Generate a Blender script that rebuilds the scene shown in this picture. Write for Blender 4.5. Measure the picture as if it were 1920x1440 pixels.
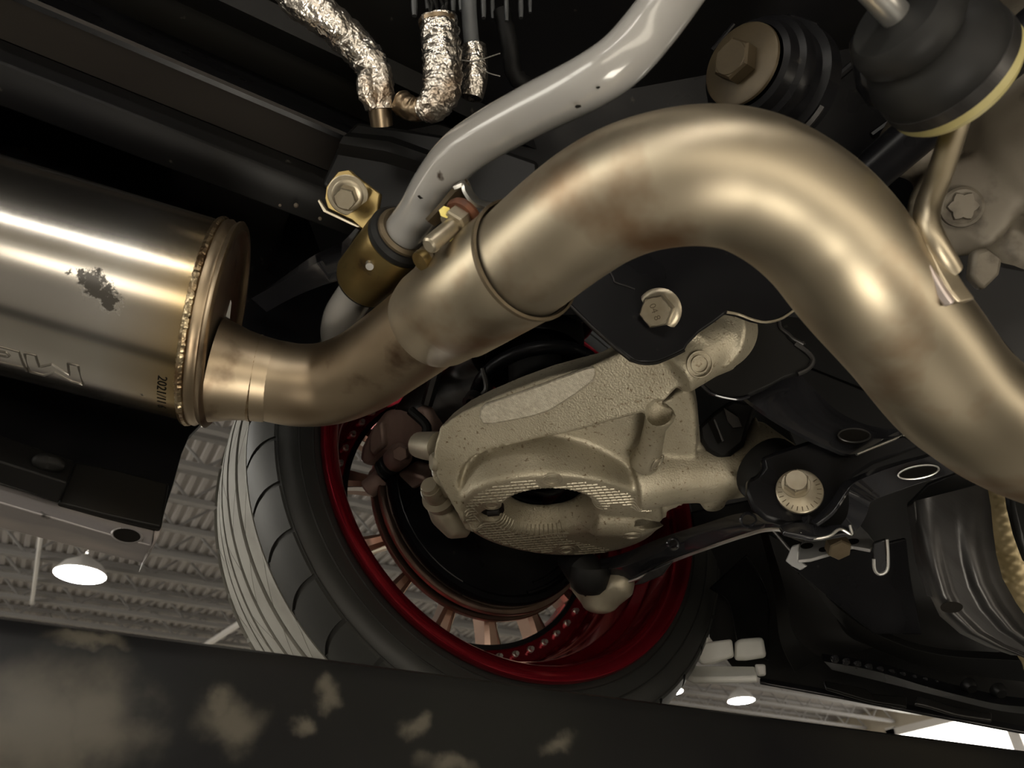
import bpy, bmesh, math, random
from mathutils import Vector, Matrix, noise
random.seed(7)
PI = math.pi
sc = bpy.context.scene
for o in list(bpy.data.objects):
    bpy.data.objects.remove(o, do_unlink=True)
C = sc.collection
# ---------------------------------------------------------------- camera
H = 1.45                                   # lens height above the hall floor
FPX = 1450.0
RX = Vector((.8668, -.4980, -.0251))       # lens right / down / forward in car axes (X car length, Y outboard, Z up)
RY = Vector((.2749, .5194, -.8091))
RZ = Vector((.4159, .6945, .5871))
cam = bpy.data.cameras.new('camera')
cam.sensor_width = 36.0
cam.lens = 36.0 * FPX / 1920.0
cam.dof.use_dof = True
cam.dof.focus_distance = .64
cam.dof.aperture_fstop = 14.0
cam.clip_start = .02
cam.clip_end = 200
camo = bpy.data.objects.new('camera', cam)
C.objects.link(camo)
camo.matrix_world = Matrix(((RX.x, -RY.x, -RZ.x, 0), (RX.y, -RY.y, -RZ.y, 0), (RX.z, -RY.z, -RZ.z, H), (0, 0, 0, 1)))
sc.camera = camo
# ---------------------------------------------------------------- world, exposure
w = bpy.data.worlds.new('world')
sc.world = w
w.use_nodes = True
bg = w.node_tree.nodes['Background']
bg.inputs[0].default_value = (.8, .85, .9, 1)
bg.inputs[1].default_value = .02
sc.view_settings.view_transform = 'Standard'
sc.view_settings.look = 'None'
sc.view_settings.exposure = -0.10
sc.view_settings.gamma = 1.0
sc.view_settings.use_curve_mapping = False
sc.cycles.max_bounces = 4
sc.cycles.adaptive_threshold = .05
sc.cycles.diffuse_bounces = 3
sc.cycles.glossy_bounces = 4
sc.cycles.transmission_bounces = 2
sc.cycles.caustics_reflective = False
sc.cycles.caustics_refractive = False
sc.cycles.sample_clamp_indirect = 4.0
LAMP_HALL = 260.0        # high bay lens emission
FILL_BAR = 3.6         # added fill bar on the far runway, unseen
FILL_UNDERBODY = 42.0        # added fill lamp under the car, unseen
FILL_FLOOR = 14.0       # added fill panel on the floor, unseen
# ---------------------------------------------------------------- points
def ray(px, py):
    return RX * ((px - 960) / FPX) + RY * ((py - 720) / FPX) + RZ
def P(px, py, d):
    v = ray(px, py) * d
    v.z += H
    return v
def PY(px, py, Y):
    r = ray(px, py)
    return P(px, py, Y / r.y)
def PX(px, py, X):
    r = ray(px, py)
    return P(px, py, X / r.x)
def PZ(px, py, Z):
    r = ray(px, py)
    return P(px, py, Z / r.z)
def W(x, y, z):
    return Vector((x, y, z + H))
def pplane(a, b, c):
    """px points -> function mapping px to the plane through three (px,py,depth) anchors"""
    A, B, D = P(*a), P(*b), P(*c)
    n = (B - A).cross(D - A).normalized()
    o = Vector((0, 0, H))
    def g(px, py, off=0.0):
        r = ray(px, py)
        return o + r * ((A - o).dot(n) / r.dot(n))
    nn = n if n.dot(RZ) > 0 else -n
    return g, nn                            # nn points away from the lens
def catmull(pts, n):
    pts = [Vector(p) for p in pts]
    out = []
    L = len(pts)
    for i in range(L - 1):
        p0 = pts[i - 1] if i else pts[0] * 2 - pts[1]
        p1, p2 = pts[i], pts[i + 1]
        p3 = pts[i + 2] if i + 2 < L else pts[-1] * 2 - pts[-2]
        for k in range(n):
            t = k / n
            out.append(.5 * (2 * p1 + (p2 - p0) * t + (2 * p0 - 5 * p1 + 4 * p2 - p3) * t * t + (3 * p1 - p0 - 3 * p2 + p3) * t ** 3))
    out.append(pts[-1])
    return out
def lerp(a, b, t):
    return a + (b - a) * t
# ---------------------------------------------------------------- objects
def tag(o, label, cat, group=None, kind=None):
    if label: o['label'] = label
    if cat: o['category'] = cat
    if group: o['group'] = group
    if kind: o['kind'] = kind
    return o
def thing(name, label, cat, loc, group=None):
    o = bpy.data.objects.new(name, None)
    o.empty_display_size = .05
    C.objects.link(o)
    o.location = loc
    tag(o, label, cat, group)
    return o
def worldloc(o):
    v = Vector(o.location)
    while o.parent:
        o = o.parent
        v += o.location
    return v
class MB:
    def __init__(s):
        s.v = []
        s.f = []
    def add(s, vs, fs):
        k = len(s.v)
        s.v += [Vector(x) for x in vs]
        s.f += [tuple(i + k for i in f) for f in fs]
        return s
    def box(s, c, size, rot=None):
        c = Vector(c)
        vs = []
        for i in range(8):
            q = Vector(((i & 1) - .5, ((i >> 1) & 1) - .5, ((i >> 2) & 1) - .5))
            q = Vector((q.x * size[0], q.y * size[1], q.z * size[2]))
            vs.append(c + (rot @ q if rot else q))
        return s.add(vs, [(0, 2, 3, 1), (4, 5, 7, 6), (0, 1, 5, 4), (2, 6, 7, 3), (0, 4, 6, 2), (1, 3, 7, 5)])
    def tube(s, pts, r, seg=20, cap=True, sq=None, ref=None, wob=None):
        """sweep along pts; r number or list; sq=(a,b) scales the section along ref-normal / binormal"""
        pts = [Vector(p) for p in pts]
        n = len(pts)
        if not isinstance(r, (list, tuple)): r = [r] * n
        up = Vector(ref) if ref else None
        prev = None
        vs = []
        for i in range(n):
            t = (pts[min(i + 1, n - 1)] - pts[max(i - 1, 0)]).normalized()
            if prev is None:
                q = up if up else (Vector((0, 0, 1)) if abs(t.z) < .9 else Vector((1, 0, 0)))
            else:
                q = up if up else prev
            a = (q - t * q.dot(t)).normalized()
            prev = a
            b = t.cross(a)
            for k in range(seg):
                g = 2 * PI * k / seg
                x, y = math.cos(g), math.sin(g)
                if sq:
                    e = sq[2] if len(sq) > 2 else 1.0
                    x = math.copysign(abs(x) ** e, x) * sq[0]
                    y = math.copysign(abs(y) ** e, y) * sq[1]
                rr = r[i] * (1 + (wob(i, k) if wob else 0))
                vs.append(pts[i] + (a * x + b * y) * rr)
        fs = []
        for i in range(n - 1):
            for k in range(seg):
                k2 = (k + 1) % seg
                fs.append((i * seg + k, i * seg + k2, (i + 1) * seg + k2, (i + 1) * seg + k))
        if cap:
            fs.append(tuple(range(seg))[::-1])
            fs.append(tuple((n - 1) * seg + k for k in range(seg)))
        return s.add(vs, fs)
    def hollow(s, pts, r, wall, seg=20):
        """open ended pipe with a wall: outside and inside skins joined at the rims"""
        a, b = MB(), MB()
        if not isinstance(r, (list, tuple)): r = [r] * len(pts)
        a.tube(pts, r, seg, cap=False)
        b.tube(pts, [x - wall for x in r], seg, cap=False)
        k = len(a.v)
        fs = a.f + [tuple(i + k for i in f[::-1]) for f in b.f]
        e = (len(pts) - 1) * seg
        for j in range(seg):
            j2 = (j + 1) % seg
            fs.append((j2, j, k + j, k + j2))
            fs.append((e + j, e + j2, k + e + j2, k + e + j))
        return s.add(a.v + b.v, fs)
    def lathe(s, prof, c, axis, seg=48, closed=False, cap=False, a0=0.0, a1=2 * PI, ref=None, sx=1.0):
        """prof: list of (r,h) along axis"""
        c, ax = Vector(c), Vector(axis).normalized()
        q = Vector(ref) if ref else (Vector((0, 0, 1)) if abs(ax.z) < .9 else Vector((1, 0, 0)))
        u = (q - ax * q.dot(ax)).normalized()
        v = ax.cross(u)
        full = abs(a1 - a0 - 2 * PI) < 1e-6
        m = seg if full else seg + 1
        vs = []
        for r, h in prof:
            for k in range(m):
                g = a0 + (a1 - a0) * k / seg
                vs.append(c + ax * h + (u * math.cos(g) * sx + v * math.sin(g)) * r)
        fs = []
        n = len(prof)
        for i in range(n if closed else n - 1):
            i2 = (i + 1) % n
            for k in range(seg):
                k2 = (k + 1) % m
                fs.append((i * m + k, i * m + k2, i2 * m + k2, i2 * m + k))
        if cap and not closed and full:
            if prof[0][0] > 1e-6: fs.append(tuple(range(m))[::-1])
            if prof[-1][0] > 1e-6: fs.append(tuple((n - 1) * m + k for k in range(m)))
        return s.add(vs, fs)
    def hexa(s, c, axis, r, h, ref=None, rot=0.0):
        ax = Vector(axis).normalized()
        q = Vector(ref) if ref else (Vector((0, 0, 1)) if abs(ax.z) < .9 else Vector((1, 0, 0)))
        u = (q - ax * q.dot(ax)).normalized()
        v = ax.cross(u)
        c = Vector(c)
        vs = []
        for rr, hh in ((r, 0), (r, h * .86), (r * .9, h), ):
            for k in range(6):
                g = rot + k * PI / 3
                vs.append(c + ax * hh + (u * math.cos(g) + v * math.sin(g)) * rr)
        fs = [(0, 1, 2, 3, 4, 5)[::-1], (12, 13, 14, 15, 16, 17)]
        for i in (0, 6):
            for k in range(6):
                fs.append((i + k, i + (k + 1) % 6, i + 6 + (k + 1) % 6, i + 6 + k))
        return s.add(vs, fs)
    def prism(s, outline, ext, holes=()):
        """planar (or nearly planar) outline of 3D points extruded by the vector ext"""
        bm = bmesh.new()
        for lp in [outline] + list(holes):
            vv = [bm.verts.new(p) for p in lp]
            for i in range(len(vv)):
                bm.edges.new((vv[i], vv[(i + 1) % len(vv)]))
        bmesh.ops.triangle_fill(bm, use_beauty=True, use_dissolve=False, edges=bm.edges[:], normal=Vector(ext).normalized())
        r = bmesh.ops.extrude_face_region(bm, geom=bm.faces[:])
        for e in r['geom']:
            if isinstance(e, bmesh.types.BMVert): e.co += Vector(ext)
        bmesh.ops.recalc_face_normals(bm, faces=bm.faces[:])
        bm.verts.index_update()
        s.add([x.co.copy() for x in bm.verts], [tuple(x.index for x in f.verts) for f in bm.faces])
        bm.free()
        return s
    def ruled(s, rows, thick):
        """grid of rows of points (equal length), thickened along the mean normal away from the lens"""
        n, m = len(rows), len(rows[0])
        front = [p for r in rows for p in r]
        nor = []
        for i in range(n):
            for j in range(m):
                a = rows[min(i + 1, n - 1)][j] - rows[max(i - 1, 0)][j]
                b = rows[i][min(j + 1, m - 1)] - rows[i][max(j - 1, 0)]
                c = a.cross(b)
                c = c.normalized() if c.length > 1e-12 else Vector(RZ)
                nor.append(c)
        if sum((x.dot(RZ) for x in nor)) < 0: nor = [-x for x in nor]
        back = [p + q * thick for p, q in zip(front, nor)]
        k = n * m
        fs = []
        for i in range(n - 1):
            for j in range(m - 1):
                a = i * m + j
                fs.append((a, a + 1, a + m + 1, a + m))
                fs.append((k + a, k + a + m, k + a + m + 1, k + a + 1))
        for j in range(m - 1):
            fs.append((j + 1, j, k + j, k + j + 1))
            a = (n - 1) * m + j
            fs.append((a, a + 1, k + a + 1, k + a))
        for i in range(n - 1):
            a = i * m
            fs.append((a, a + m, k + a + m, k + a))
            a = i * m + m - 1
            fs.append((a + m, a, k + a, k + a + m))
        return s.add(front + back, fs)
    def build(s, name, mat, parent=None, smooth=35, bevel=None, local=False, recalc=True):
        me = bpy.data.meshes.new(name)
        o = bpy.data.objects.new(name, me)
        C.objects.link(o)
        off = Vector()
        if not local:
            if parent:
                off = worldloc(parent)
            else:
                off = sum(s.v, Vector()) / len(s.v)
                off.z = min(v.z for v in s.v)
                o.location = off
        me.from_pydata([v - off for v in s.v], [], s.f)
        if recalc:
            bm = bmesh.new()
            bm.from_mesh(me)
            bmesh.ops.recalc_face_normals(bm, faces=bm.faces[:])
            bm.to_mesh(me)
            bm.free()
        if smooth:
            me.polygons.foreach_set('use_smooth', [True] * len(me.polygons))
            me.set_sharp_from_angle(angle=math.radians(smooth))
        if parent: o.parent = parent
        me.materials.append(mat)
        if bevel:
            b = o.modifiers.new('bevel', 'BEVEL')
            b.width = bevel
            b.segments = 2
            b.limit_method = 'ANGLE'
            b.angle_limit = math.radians(40)
            b.use_clamp_overlap = True
        me.update()
        return o
def baked(o):
    """replace the mesh by its modified result"""
    dg = bpy.context.evaluated_depsgraph_get()
    me = bpy.data.meshes.new_from_object(o.evaluated_get(dg))
    mats = list(o.data.materials)
    o.modifiers.clear()
    o.data = me
    return o
def cast(o, voxel, it, factor=.5, sharp=60):
    m = o.modifiers.new('remesh', 'REMESH')
    m.mode = 'VOXEL'
    m.voxel_size = voxel
    m = o.modifiers.new('smooth', 'SMOOTH')
    m.iterations = it
    m.factor = factor
    mat = o.data.materials[0]
    baked(o)
    o.data.materials.clear()
    o.data.materials.append(mat)
    o.data.polygons.foreach_set('use_smooth', [True] * len(o.data.polygons))
    return o
def dup(o, parent=None, loc=None, rot=None):
    c = o.copy()
    C.objects.link(c)
    c.parent = parent if parent else o.parent
    if loc is not None: c.location = loc
    if rot is not None: c.rotation_euler = rot
    for ch in [x for x in bpy.data.objects if x.parent == o]:
        dup(ch, c)
    return c
def text_mesh(body, size=1.0):
    cu = bpy.data.curves.new('lettering', 'FONT')
    cu.body = body
    cu.size = size
    cu.resolution_u = 3
    o = bpy.data.objects.new('lettering', cu)
    C.objects.link(o)
    dg = bpy.context.evaluated_depsgraph_get()
    me = bpy.data.meshes.new_from_object(o.evaluated_get(dg))
    vs = [v.co.copy() for v in me.vertices]
    fs = [tuple(p.vertices) for p in me.polygons]
    bpy.data.objects.remove(o, do_unlink=True)
    return vs, fs
# ---------------------------------------------------------------- materials
def mat(name, col, rough=.5, metal=0.0, col2=None, nscale=20.0, nlo=.4, nhi=.65, bump=None, rough2=None, stretch=None,
        coat=0.0, spec=.5, emit=None, estr=0.0, spots=None, detail=3.0, aniso=0.0):
    m = bpy.data.materials.new(name)
    m.use_nodes = True
    nt = m.node_tree
    b = nt.nodes['Principled BSDF']
    N = lambda t: nt.nodes.new(t)
    L = nt.links.new
    b.inputs['Base Color'].default_value = (*col, 1)
    b.inputs['Roughness'].default_value = rough
    b.inputs['Metallic'].default_value = metal
    b.inputs['Specular IOR Level'].default_value = spec
    if coat:
        b.inputs['Coat Weight'].default_value = coat
        b.inputs['Coat Roughness'].default_value = .08
    if aniso: b.inputs['Anisotropic'].default_value = aniso
    tc = N('ShaderNodeTexCoord')
    src = tc.outputs['Object']
    if stretch:
        mp = N('ShaderNodeMapping')
        mp.inputs['Scale'].default_value = stretch
        L(src, mp.inputs['Vector'])
        src = mp.outputs['Vector']
    colsock = None
    if col2:
        n = N('ShaderNodeTexNoise')
        n.inputs['Scale'].default_value = nscale
        n.inputs['Detail'].default_value = detail
        L(src, n.inputs['Vector'])
        r = N('ShaderNodeValToRGB')
        r.color_ramp.elements[0].position = nlo
        r.color_ramp.elements[1].position = nhi
        r.color_ramp.elements[0].color = (*col, 1)
        r.color_ramp.elements[1].color = (*col2, 1)
        L(n.outputs['Fac'], r.inputs['Fac'])
        colsock = r.outputs['Color']
        if rough2 is not None:
            q = N('ShaderNodeMapRange')
            q.inputs['From Min'].default_value = nlo
            q.inputs['From Max'].default_value = nhi
            q.inputs['To Min'].default_value = rough
            q.inputs['To Max'].default_value = rough2
            L(n.outputs['Fac'], q.inputs['Value'])
            L(q.outputs['Result'], b.inputs['Roughness'])
    if spots:                               # (colour, scale, lo, hi)
        n = N('ShaderNodeTexNoise')
        n.inputs['Scale'].default_value = spots[1]
        n.inputs['Detail'].default_value = 4.0
        L(tc.outputs['Object'], n.inputs['Vector'])
        q = N('ShaderNodeMapRange')
        q.inputs['From Min'].default_value = spots[2]
        q.inputs['From Max'].default_value = spots[3]
        L(n.outputs['Fac'], q.inputs['Value'])
        mx = N('ShaderNodeMix')
        mx.data_type = 'RGBA'
        L(q.outputs['Result'], mx.inputs['Factor'])
        if colsock: L(colsock, mx.inputs['A'])
        else: mx.inputs['A'].default_value = (*col, 1)
        mx.inputs['B'].default_value = (*spots[0], 1)
        colsock = mx.outputs['Result']
    if colsock: L(colsock, b.inputs['Base Color'])
    if bump:                                # (scale, strength, distance)
        n = N('ShaderNodeTexNoise')
        n.inputs['Scale'].default_value = bump[0]
        n.inputs['Detail'].default_value = 2.0
        L(src, n.inputs['Vector'])
        q = N('ShaderNodeBump')
        q.inputs['Strength'].default_value = bump[1]
        q.inputs['Distance'].default_value = bump[2] if len(bump) > 2 else .002
        L(n.outputs['Fac'], q.inputs['Height'])
        L(q.outputs['Normal'], b.inputs['Normal'])
    if emit:
        b.inputs['Emission Color'].default_value = (*emit, 1)
        b.inputs['Emission Strength'].default_value = estr
    return m
M = {}
M['steel'] = mat('stainless_steel', (.39, .335, .245), .38, 1, (.51, .44, .33), 9, .35, .7, bump=(60, .06, .001), rough2=.50, spots=((.26, .16, .09), 17, .53, .74), aniso=.3)
M['muffler'] = mat('brushed_muffler_steel', (.60, .57, .53), .17, 1, (.68, .65, .60), 6, .35, .65, rough2=.23)
M['blued'] = mat('heat_browned_steel', (.27, .20, .13), .36, 1, (.42, .34, .24), 12, .35, .7, bump=(70, .06, .001), rough2=.42, spots=((.10, .06, .035), 30, .58, .75))
M['weld'] = mat('weld_bead_steel', (.42, .34, .22), .35, 1, (.20, .13, .07), 60, .4, .65, bump=(220, .6, .002))
M['greypaint'] = mat('grey_enamel', (.36, .35, .335), .22, 0, (.33, .315, .295), 12, .4, .6, coat=.9, spots=((.05, .035, .025), 34, .70, .735), bump=(25, .04, .002))
M['black'] = mat('black_enamel', (.005, .005, .006), .26, 0, (.008, .008, .009), 15, .4, .7, rough2=.42, spec=.18, bump=(40, .05, .002), spots=((.07, .065, .055), 60, .70, .80))
M['gloss'] = mat('glossy_black_enamel', (.020, .020, .023), .17, .3, (.03, .03, .033), 15, .45, .75, rough2=.28, coat=.6, spec=.3, bump=(22, .12, .003), spots=((.09, .085, .07), 50, .72, .82))
M['satin'] = mat('satin_black_coating', (.007, .007, .007), .38, 0, (.011, .0105, .0095), 8, .4, .7, spec=.2, bump=(120, .05, .001))
M['matte'] = mat('matte_black_plastic', (.007, .007, .007), .5, 0, (.012, .0115, .011), 7, .4, .7, spec=.2, bump=(160, .06, .001))
M['dirty'] = mat('dusty_black_underbody', (.008, .008, .009), .42, 0, (.018, .017, .0145), 3, .45, .75, spec=.15, bump=(30, .06, .002), spots=((.10, .095, .08), 55, .70, .78))
M['brownbody'] = mat('brown_lightened_panel', (.036, .031, .026), .55, 0, (.026, .022, .019), 5, .4, .7, bump=(40, .05, .002))
M['rubber'] = mat('black_rubber', (.010, .010, .010), .55, 0, (.016, .016, .015), 30, .4, .7, spec=.25, bump=(140, .08, .001))
M['tread'] = mat('dusty_tread_rubber', (.34, .33, .30), .65, 0, (.27, .26, .235), 25, .4, .7, bump=(220, .12, .001))
M['sidewall'] = mat('sidewall_rubber', (.018, .0185, .0175), .5, 0, (.026, .0265, .0245), 12, .4, .7, bump=(180, .08, .001))
M['alu'] = mat('cast_aluminium', (.47, .42, .315), .44, .5, (.37, .325, .235), 22, .38, .68, bump=(650, .5, .0010), rough2=.56, spots=((.16, .115, .065), 300, .61, .72))
M['alu2'] = mat('cast_aluminium_plain', (.43, .385, .295), .42, .5, (.35, .305, .225), 30, .4, .7, bump=(240, .22, .001), spots=((.16, .12, .08), 70, .66, .8))
M['machined'] = mat('machined_aluminium', (.66, .61, .50), .34, .6, (.50, .45, .35), 60, .35, .65, stretch=(1, 7, 7), bump=(300, .6, .0008))
M['red'] = mat('red_anodised_alloy', (.33, .008, .022), .22, .75, (.27, .006, .018), 6, .4, .7, coat=.35)
M['spoke'] = mat('bronze_alloy_spoke', (.36, .24, .19), .28, .85, coat=.2)
M['edge'] = mat('polished_spoke_edge', (.82, .77, .72), .16, 1)
M['chrome'] = mat('bright_zinc_plating', (.70, .69, .66), .32, .9, (.5, .48, .44), 30, .4, .7)
M['bolt'] = mat('zinc_bolt_steel', (.42, .37, .28), .36, .8, (.31, .265, .19), 60, .4, .7, bump=(300, .15, .0006))
M['boltdark'] = mat('aged_brown_bolt_steel', (.13, .10, .062), .45, .5, (.085, .062, .036), 40, .4, .7, bump=(200, .2, .0008))
M['mountbolt'] = mat('dull_brown_bolt_steel', (.085, .064, .036), .45, .4, (.055, .04, .022), 40, .4, .7, bump=(200, .2, .0008))
M['zincplate'] = mat('satin_zinc_sheet', (.36, .355, .35), .45, .5, (.26, .255, .25), 30, .4, .7)
M['gold'] = mat('yellow_zinc_plating', (.26, .19, .075), .36, .8, (.16, .11, .04), 24, .4, .7, spots=((.07, .05, .03), 70, .62, .75))
M['rust'] = mat('rusty_washer_steel', (.20, .075, .035), .6, .4, (.10, .045, .03), 80, .4, .65, bump=(220, .4, .001))
M['foil'] = mat('crinkled_foil', (.76, .72, .67), .24, 1, (.66, .59, .51), 26, .4, .7, bump=(150, .9, .004), rough2=.4, spots=((.36, .22, .11), 22, .58, .75))
M['caliper'] = mat('bare_cast_caliper', (.46, .33, .28), .45, .25, (.32, .22, .18), 30, .4, .7, bump=(160, .2, .001))
M['disc'] = mat('machined_brake_disc', (.50, .36, .29), .28, 1, (.42, .28, .21), 40, .4, .7)
M['yellow'] = mat('yellowed_bushing_plastic', (.42, .37, .16), .5, 0, (.34, .29, .12), 30, .4, .7)
M['diff'] = mat('brown_cast_housing', (.10, .083, .062), .55, .25, (.15, .13, .10), 14, .4, .7, bump=(90, .3, .002), spots=((.05, .04, .03), 40, .6, .75))
M['wrap'] = mat('gold_woven_heat_wrap', (.32, .25, .135), .45, .5, (.20, .15, .07), 60, .4, .7)
M['shield'] = mat('dark_steel_heat_shield', (.055, .053, .052), .38, .7, (.04, .038, .037), 6, .4, .7, stretch=(1, 30, 1), bump=(30, .08, .001))
M['foam'] = mat('pale_foam_block_and_glint', (.85, .84, .80), .6, 0, (.74, .73, .68), 20, .4, .7)
M['skirt'] = mat('scuffed_grey_sill_paint', (.30, .28, .28), .36, .2, (.52, .46, .43), 5, .48, .66, stretch=(1, 4, 4), spots=((.02, .018, .016), 45, .64, .70), bump=(60, .1, .002))
M['saddle'] = mat('lit_face_steel', (.62, .55, .52), .42, .7, (.48, .40, .37), 60, .4, .65, bump=(160, .2, .001))
M['ink'] = mat('black_ink', (.006, .005, .004), .7, spec=.08)
M['emboss'] = mat('shadow_line_steel', (.30, .28, .25), .3, 1)  # darker than the barrel to paint in the letters' shadow lines
M['yink'] = mat('yellow_paint_mark', (.80, .62, .10), .45, 0, (.9, .78, .3), 60, .4, .6)
M['wire'] = mat('fine_grey_wire', (.30, .29, .27), .35, .6)
M['greyplastic'] = mat('blue_grey_plastic', (.10, .105, .11), .4)
M['brownscrap'] = mat('tan_sealant', (.13, .105, .075), .6, 0, (.09, .07, .05), 60, .4, .6)
M['concrete'] = mat('concrete_floor', (.26, .24, .21), .5, 0, (.20, .185, .165), 1.2, .35, .7, bump=(6, .05, .01))
M['deck'] = mat('grey_roof_deck', (.42, .395, .38), .6, 0, (.38, .36, .345), .6, .4, .7)
M['joist'] = mat('grey_joist_steel', (.24, .23, .225), .5, .1)
M['wall'] = mat('beige_hall_wall', (.52, .47, .38), .7, 0, (.47, .42, .34), .8, .4, .7)
M['whitebeam'] = mat('white_painted_steel', (.72, .70, .68), .5)
M['lamp'] = mat('lamp_lens', (1, 1, 1), .3, 0, emit=(1.0, .97, .90), estr=LAMP_HALL)
M['bar'] = mat('bar_fill_glow', (1, 1, 1), .3, 0, emit=(1.0, .89, .72), estr=FILL_BAR)
M['panel'] = mat('floor_fill_glow', (1, 1, 1), .3, 0, emit=(1.0, .92, .78), estr=FILL_FLOOR)
M['hand'] = mat('underbody_fill_glow', (1, 1, 1), .3, 0, emit=(1.0, .94, .84), estr=FILL_UNDERBODY)
M['day'] = mat('daylight_pane', (.8, .8, .8), .2, 0, emit=(1.0, .95, .84), estr=6.0)
# ================================================================ hall
def struct(o):
    o['kind'] = 'structure'
    return o
HX0, HX1, HY0, HY1, HT = -11.0, 22.0, -12.0, 21.0, 5.5
struct(MB().box(W((HX0 + HX1) / 2, (HY0 + HY1) / 2, -H - .05), (HX1 - HX0 + .4, HY1 - HY0 + .4, .1)).build('floor', M['concrete'], smooth=0))
m = MB()
n = int((HX1 - HX0) / .16)
prof = []
for i in range(n):
    x = HX0 + i * .16
    prof += [(x, 0), (x + .06, 0), (x + .08, .035), (x + .14, .035)]
prof.append((HX0 + n * .16, 0))
vs = [W(x, HY0, HT + z) for x, z in prof] + [W(x, HY1, HT + z) for x, z in prof]
k = len(prof)
m.add(vs, [(i, i + 1, k + i + 1, k + i) for i in range(k - 1)])
m.box(W((HX0 + HX1) / 2, (HY0 + HY1) / 2, HT + .13), (HX1 - HX0 + .4, HY1 - HY0 + .4, .06))
struct(m.build('ceiling', M['deck'], smooth=0, recalc=False))
hh = HT + H
struct(MB().box(((HX0 + HX1) / 2, HY1 + .1, hh / 2), (HX1 - HX0, .2, hh)).build('wall_far', M['wall'], smooth=0))
struct(MB().box(((HX0 + HX1) / 2, HY0 - .1, hh / 2), (HX1 - HX0, .2, hh)).build('wall_near', M['wall'], smooth=0))
struct(MB().box((HX0 - .1, (HY0 + HY1) / 2, hh / 2), (.2, HY1 - HY0, hh)).build('wall_left', M['wall'], smooth=0))
struct(MB().box((HX1 + .1, (HY0 + HY1) / 2, hh / 2), (.2, HY1 - HY0, hh)).build('wall_right', M['wall'], smooth=0))
# daylight window band in the right wall, split by white mullions
def windows(name, x, y0, y1, n, z0, z1, s):
    """white frame as the window, one glowing pane per bay"""
    fr = MB()
    wd = (y1 - y0) / n
    for k in range(n + 1):
        fr.box((x, y0 + k * wd, H + (z0 + z1) / 2), (.16, .3, z1 - z0 + .3))
    for z in (z0, z1):
        fr.box((x, (y0 + y1) / 2, H + z), (.16, y1 - y0 + .3, .2))
    w_ = struct(fr.build(name, M['whitebeam'], smooth=0))
    for k in range(n):
        MB().box((x - s * .03, y0 + (k + .5) * wd, H + (z0 + z1) / 2), (.04, wd, z1 - z0)).build('pane', M['day'], w_, smooth=0)
windows('window_1', HX1 - .1, 1.5, 15.5, 4, 1.45, 4.75, -1)
windows('tread_fill_window', HX0 + .1, -4.2, 12.2, 4, -.6, 3.8, 1)  # unseen glowing window band added to brighten the tyre tread
# roof joists, one above the other row seen through the gap beside the tyre
def joist(y, first=[None]):
    if first[0] is None:
        t = thing('roof_joist', '', '', W(0, y, HT))
        L0, L1 = HX0 + .3, HX1 - .3
        for nm, z in (('top_chord', -.05), ('bottom_chord', -.50)):
            MB().box(W((L0 + L1) / 2, y, HT + z), (L1 - L0, .11, .07)).build(nm, M['joist'], t, smooth=0)
        wb = MB()
        x, s = L0, 0
        while x < L1 - .45:
            z0, z1 = (-.07, -.48) if s else (-.48, -.07)
            wb.tube([W(x, y, HT + z0), W(x + .45, y, HT + z1)], .022, 6)
            x += .45
            s = 1 - s
        wb.build('web_rods', M['joist'], t, smooth=0)
        first[0] = t
        return t
    return dup(first[0], None, W(0, y, HT))
for i in range(15):
    y = 6.4 + i * .98
    j = joist(y)
    od = {10: 'first', 9: 'second', 8: 'third', 7: 'fourth', 6: 'fifth', 5: 'sixth', 4: 'seventh', 3: 'eighth'}.get(i)
    tag(j, f'grey open-web roof joist, {od} counting up from the runway left of the tyre' if od else 'grey open-web roof joist hidden above the car or beyond the runway', 'roof joist', 'parallel roof joists of the hall')
# white cross bracing pipes below the joists
for k, (a, b, lab) in enumerate((((455, 1165), (300, 1265), 'pale slanting roof brace close to the tyre tread under the joists'), ((60, 1130), (95, 860), 'thin white conduit drop hanging from the roof joists at far left'))):
    rp_ = .06 if k == 0 else .03
    A, B = PZ(a[0], a[1], HT - .533 - rp_), PZ(b[0], b[1], HT - .533 - rp_)
    o = MB().tube([A, B], rp_, 8).lathe([(rp_ * 1.5, 0), (rp_ * 1.5, .05)], A, B - A, 8).lathe([(rp_ * 1.5, -.05), (rp_ * 1.5, 0)], B, B - A, 8).build('roof_brace' if k == 0 else 'conduit_pipe', M['whitebeam'])
    tag(o, lab, 'brace' if k == 0 else 'conduit')
def high_bay(px, py, label, r=.30):
    c = PZ(px, py, HT - .85)
    t = thing('high_bay_lamp', label, 'ceiling lamp', c, 'high bay lamps of the hall')
    MB().lathe([(r, 0), (r * 1.02, .02), (r * .75, .16), (r * .3, .26), (.05, .32), (.02, .34)], c, (0, 0, 1), 24).build('housing', M['whitebeam'], t)
    MB().lathe([(0, -.02), (r * .6, -.018), (r * .95, -.004), (r * .95, .0)], c, (0, 0, 1), 24).build('lens', M['lamp'], t)
    MB().tube([c + Vector((0, 0, .33)), c + Vector((0, 0, .86))], .015, 6).build('stem', M['whitebeam'], t)
    return t
high_bay(150, 1078, 'round white high bay lamp glaring in the roof gap left of the tyre', .36)
high_bay(1256, 1297, 'bright high bay lamp peeking between the tyre foot and runway edge', .30)
high_bay(1390, 1314, 'bright high bay lamp under the dark bumper edge, right of the tyre', .32)
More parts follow.
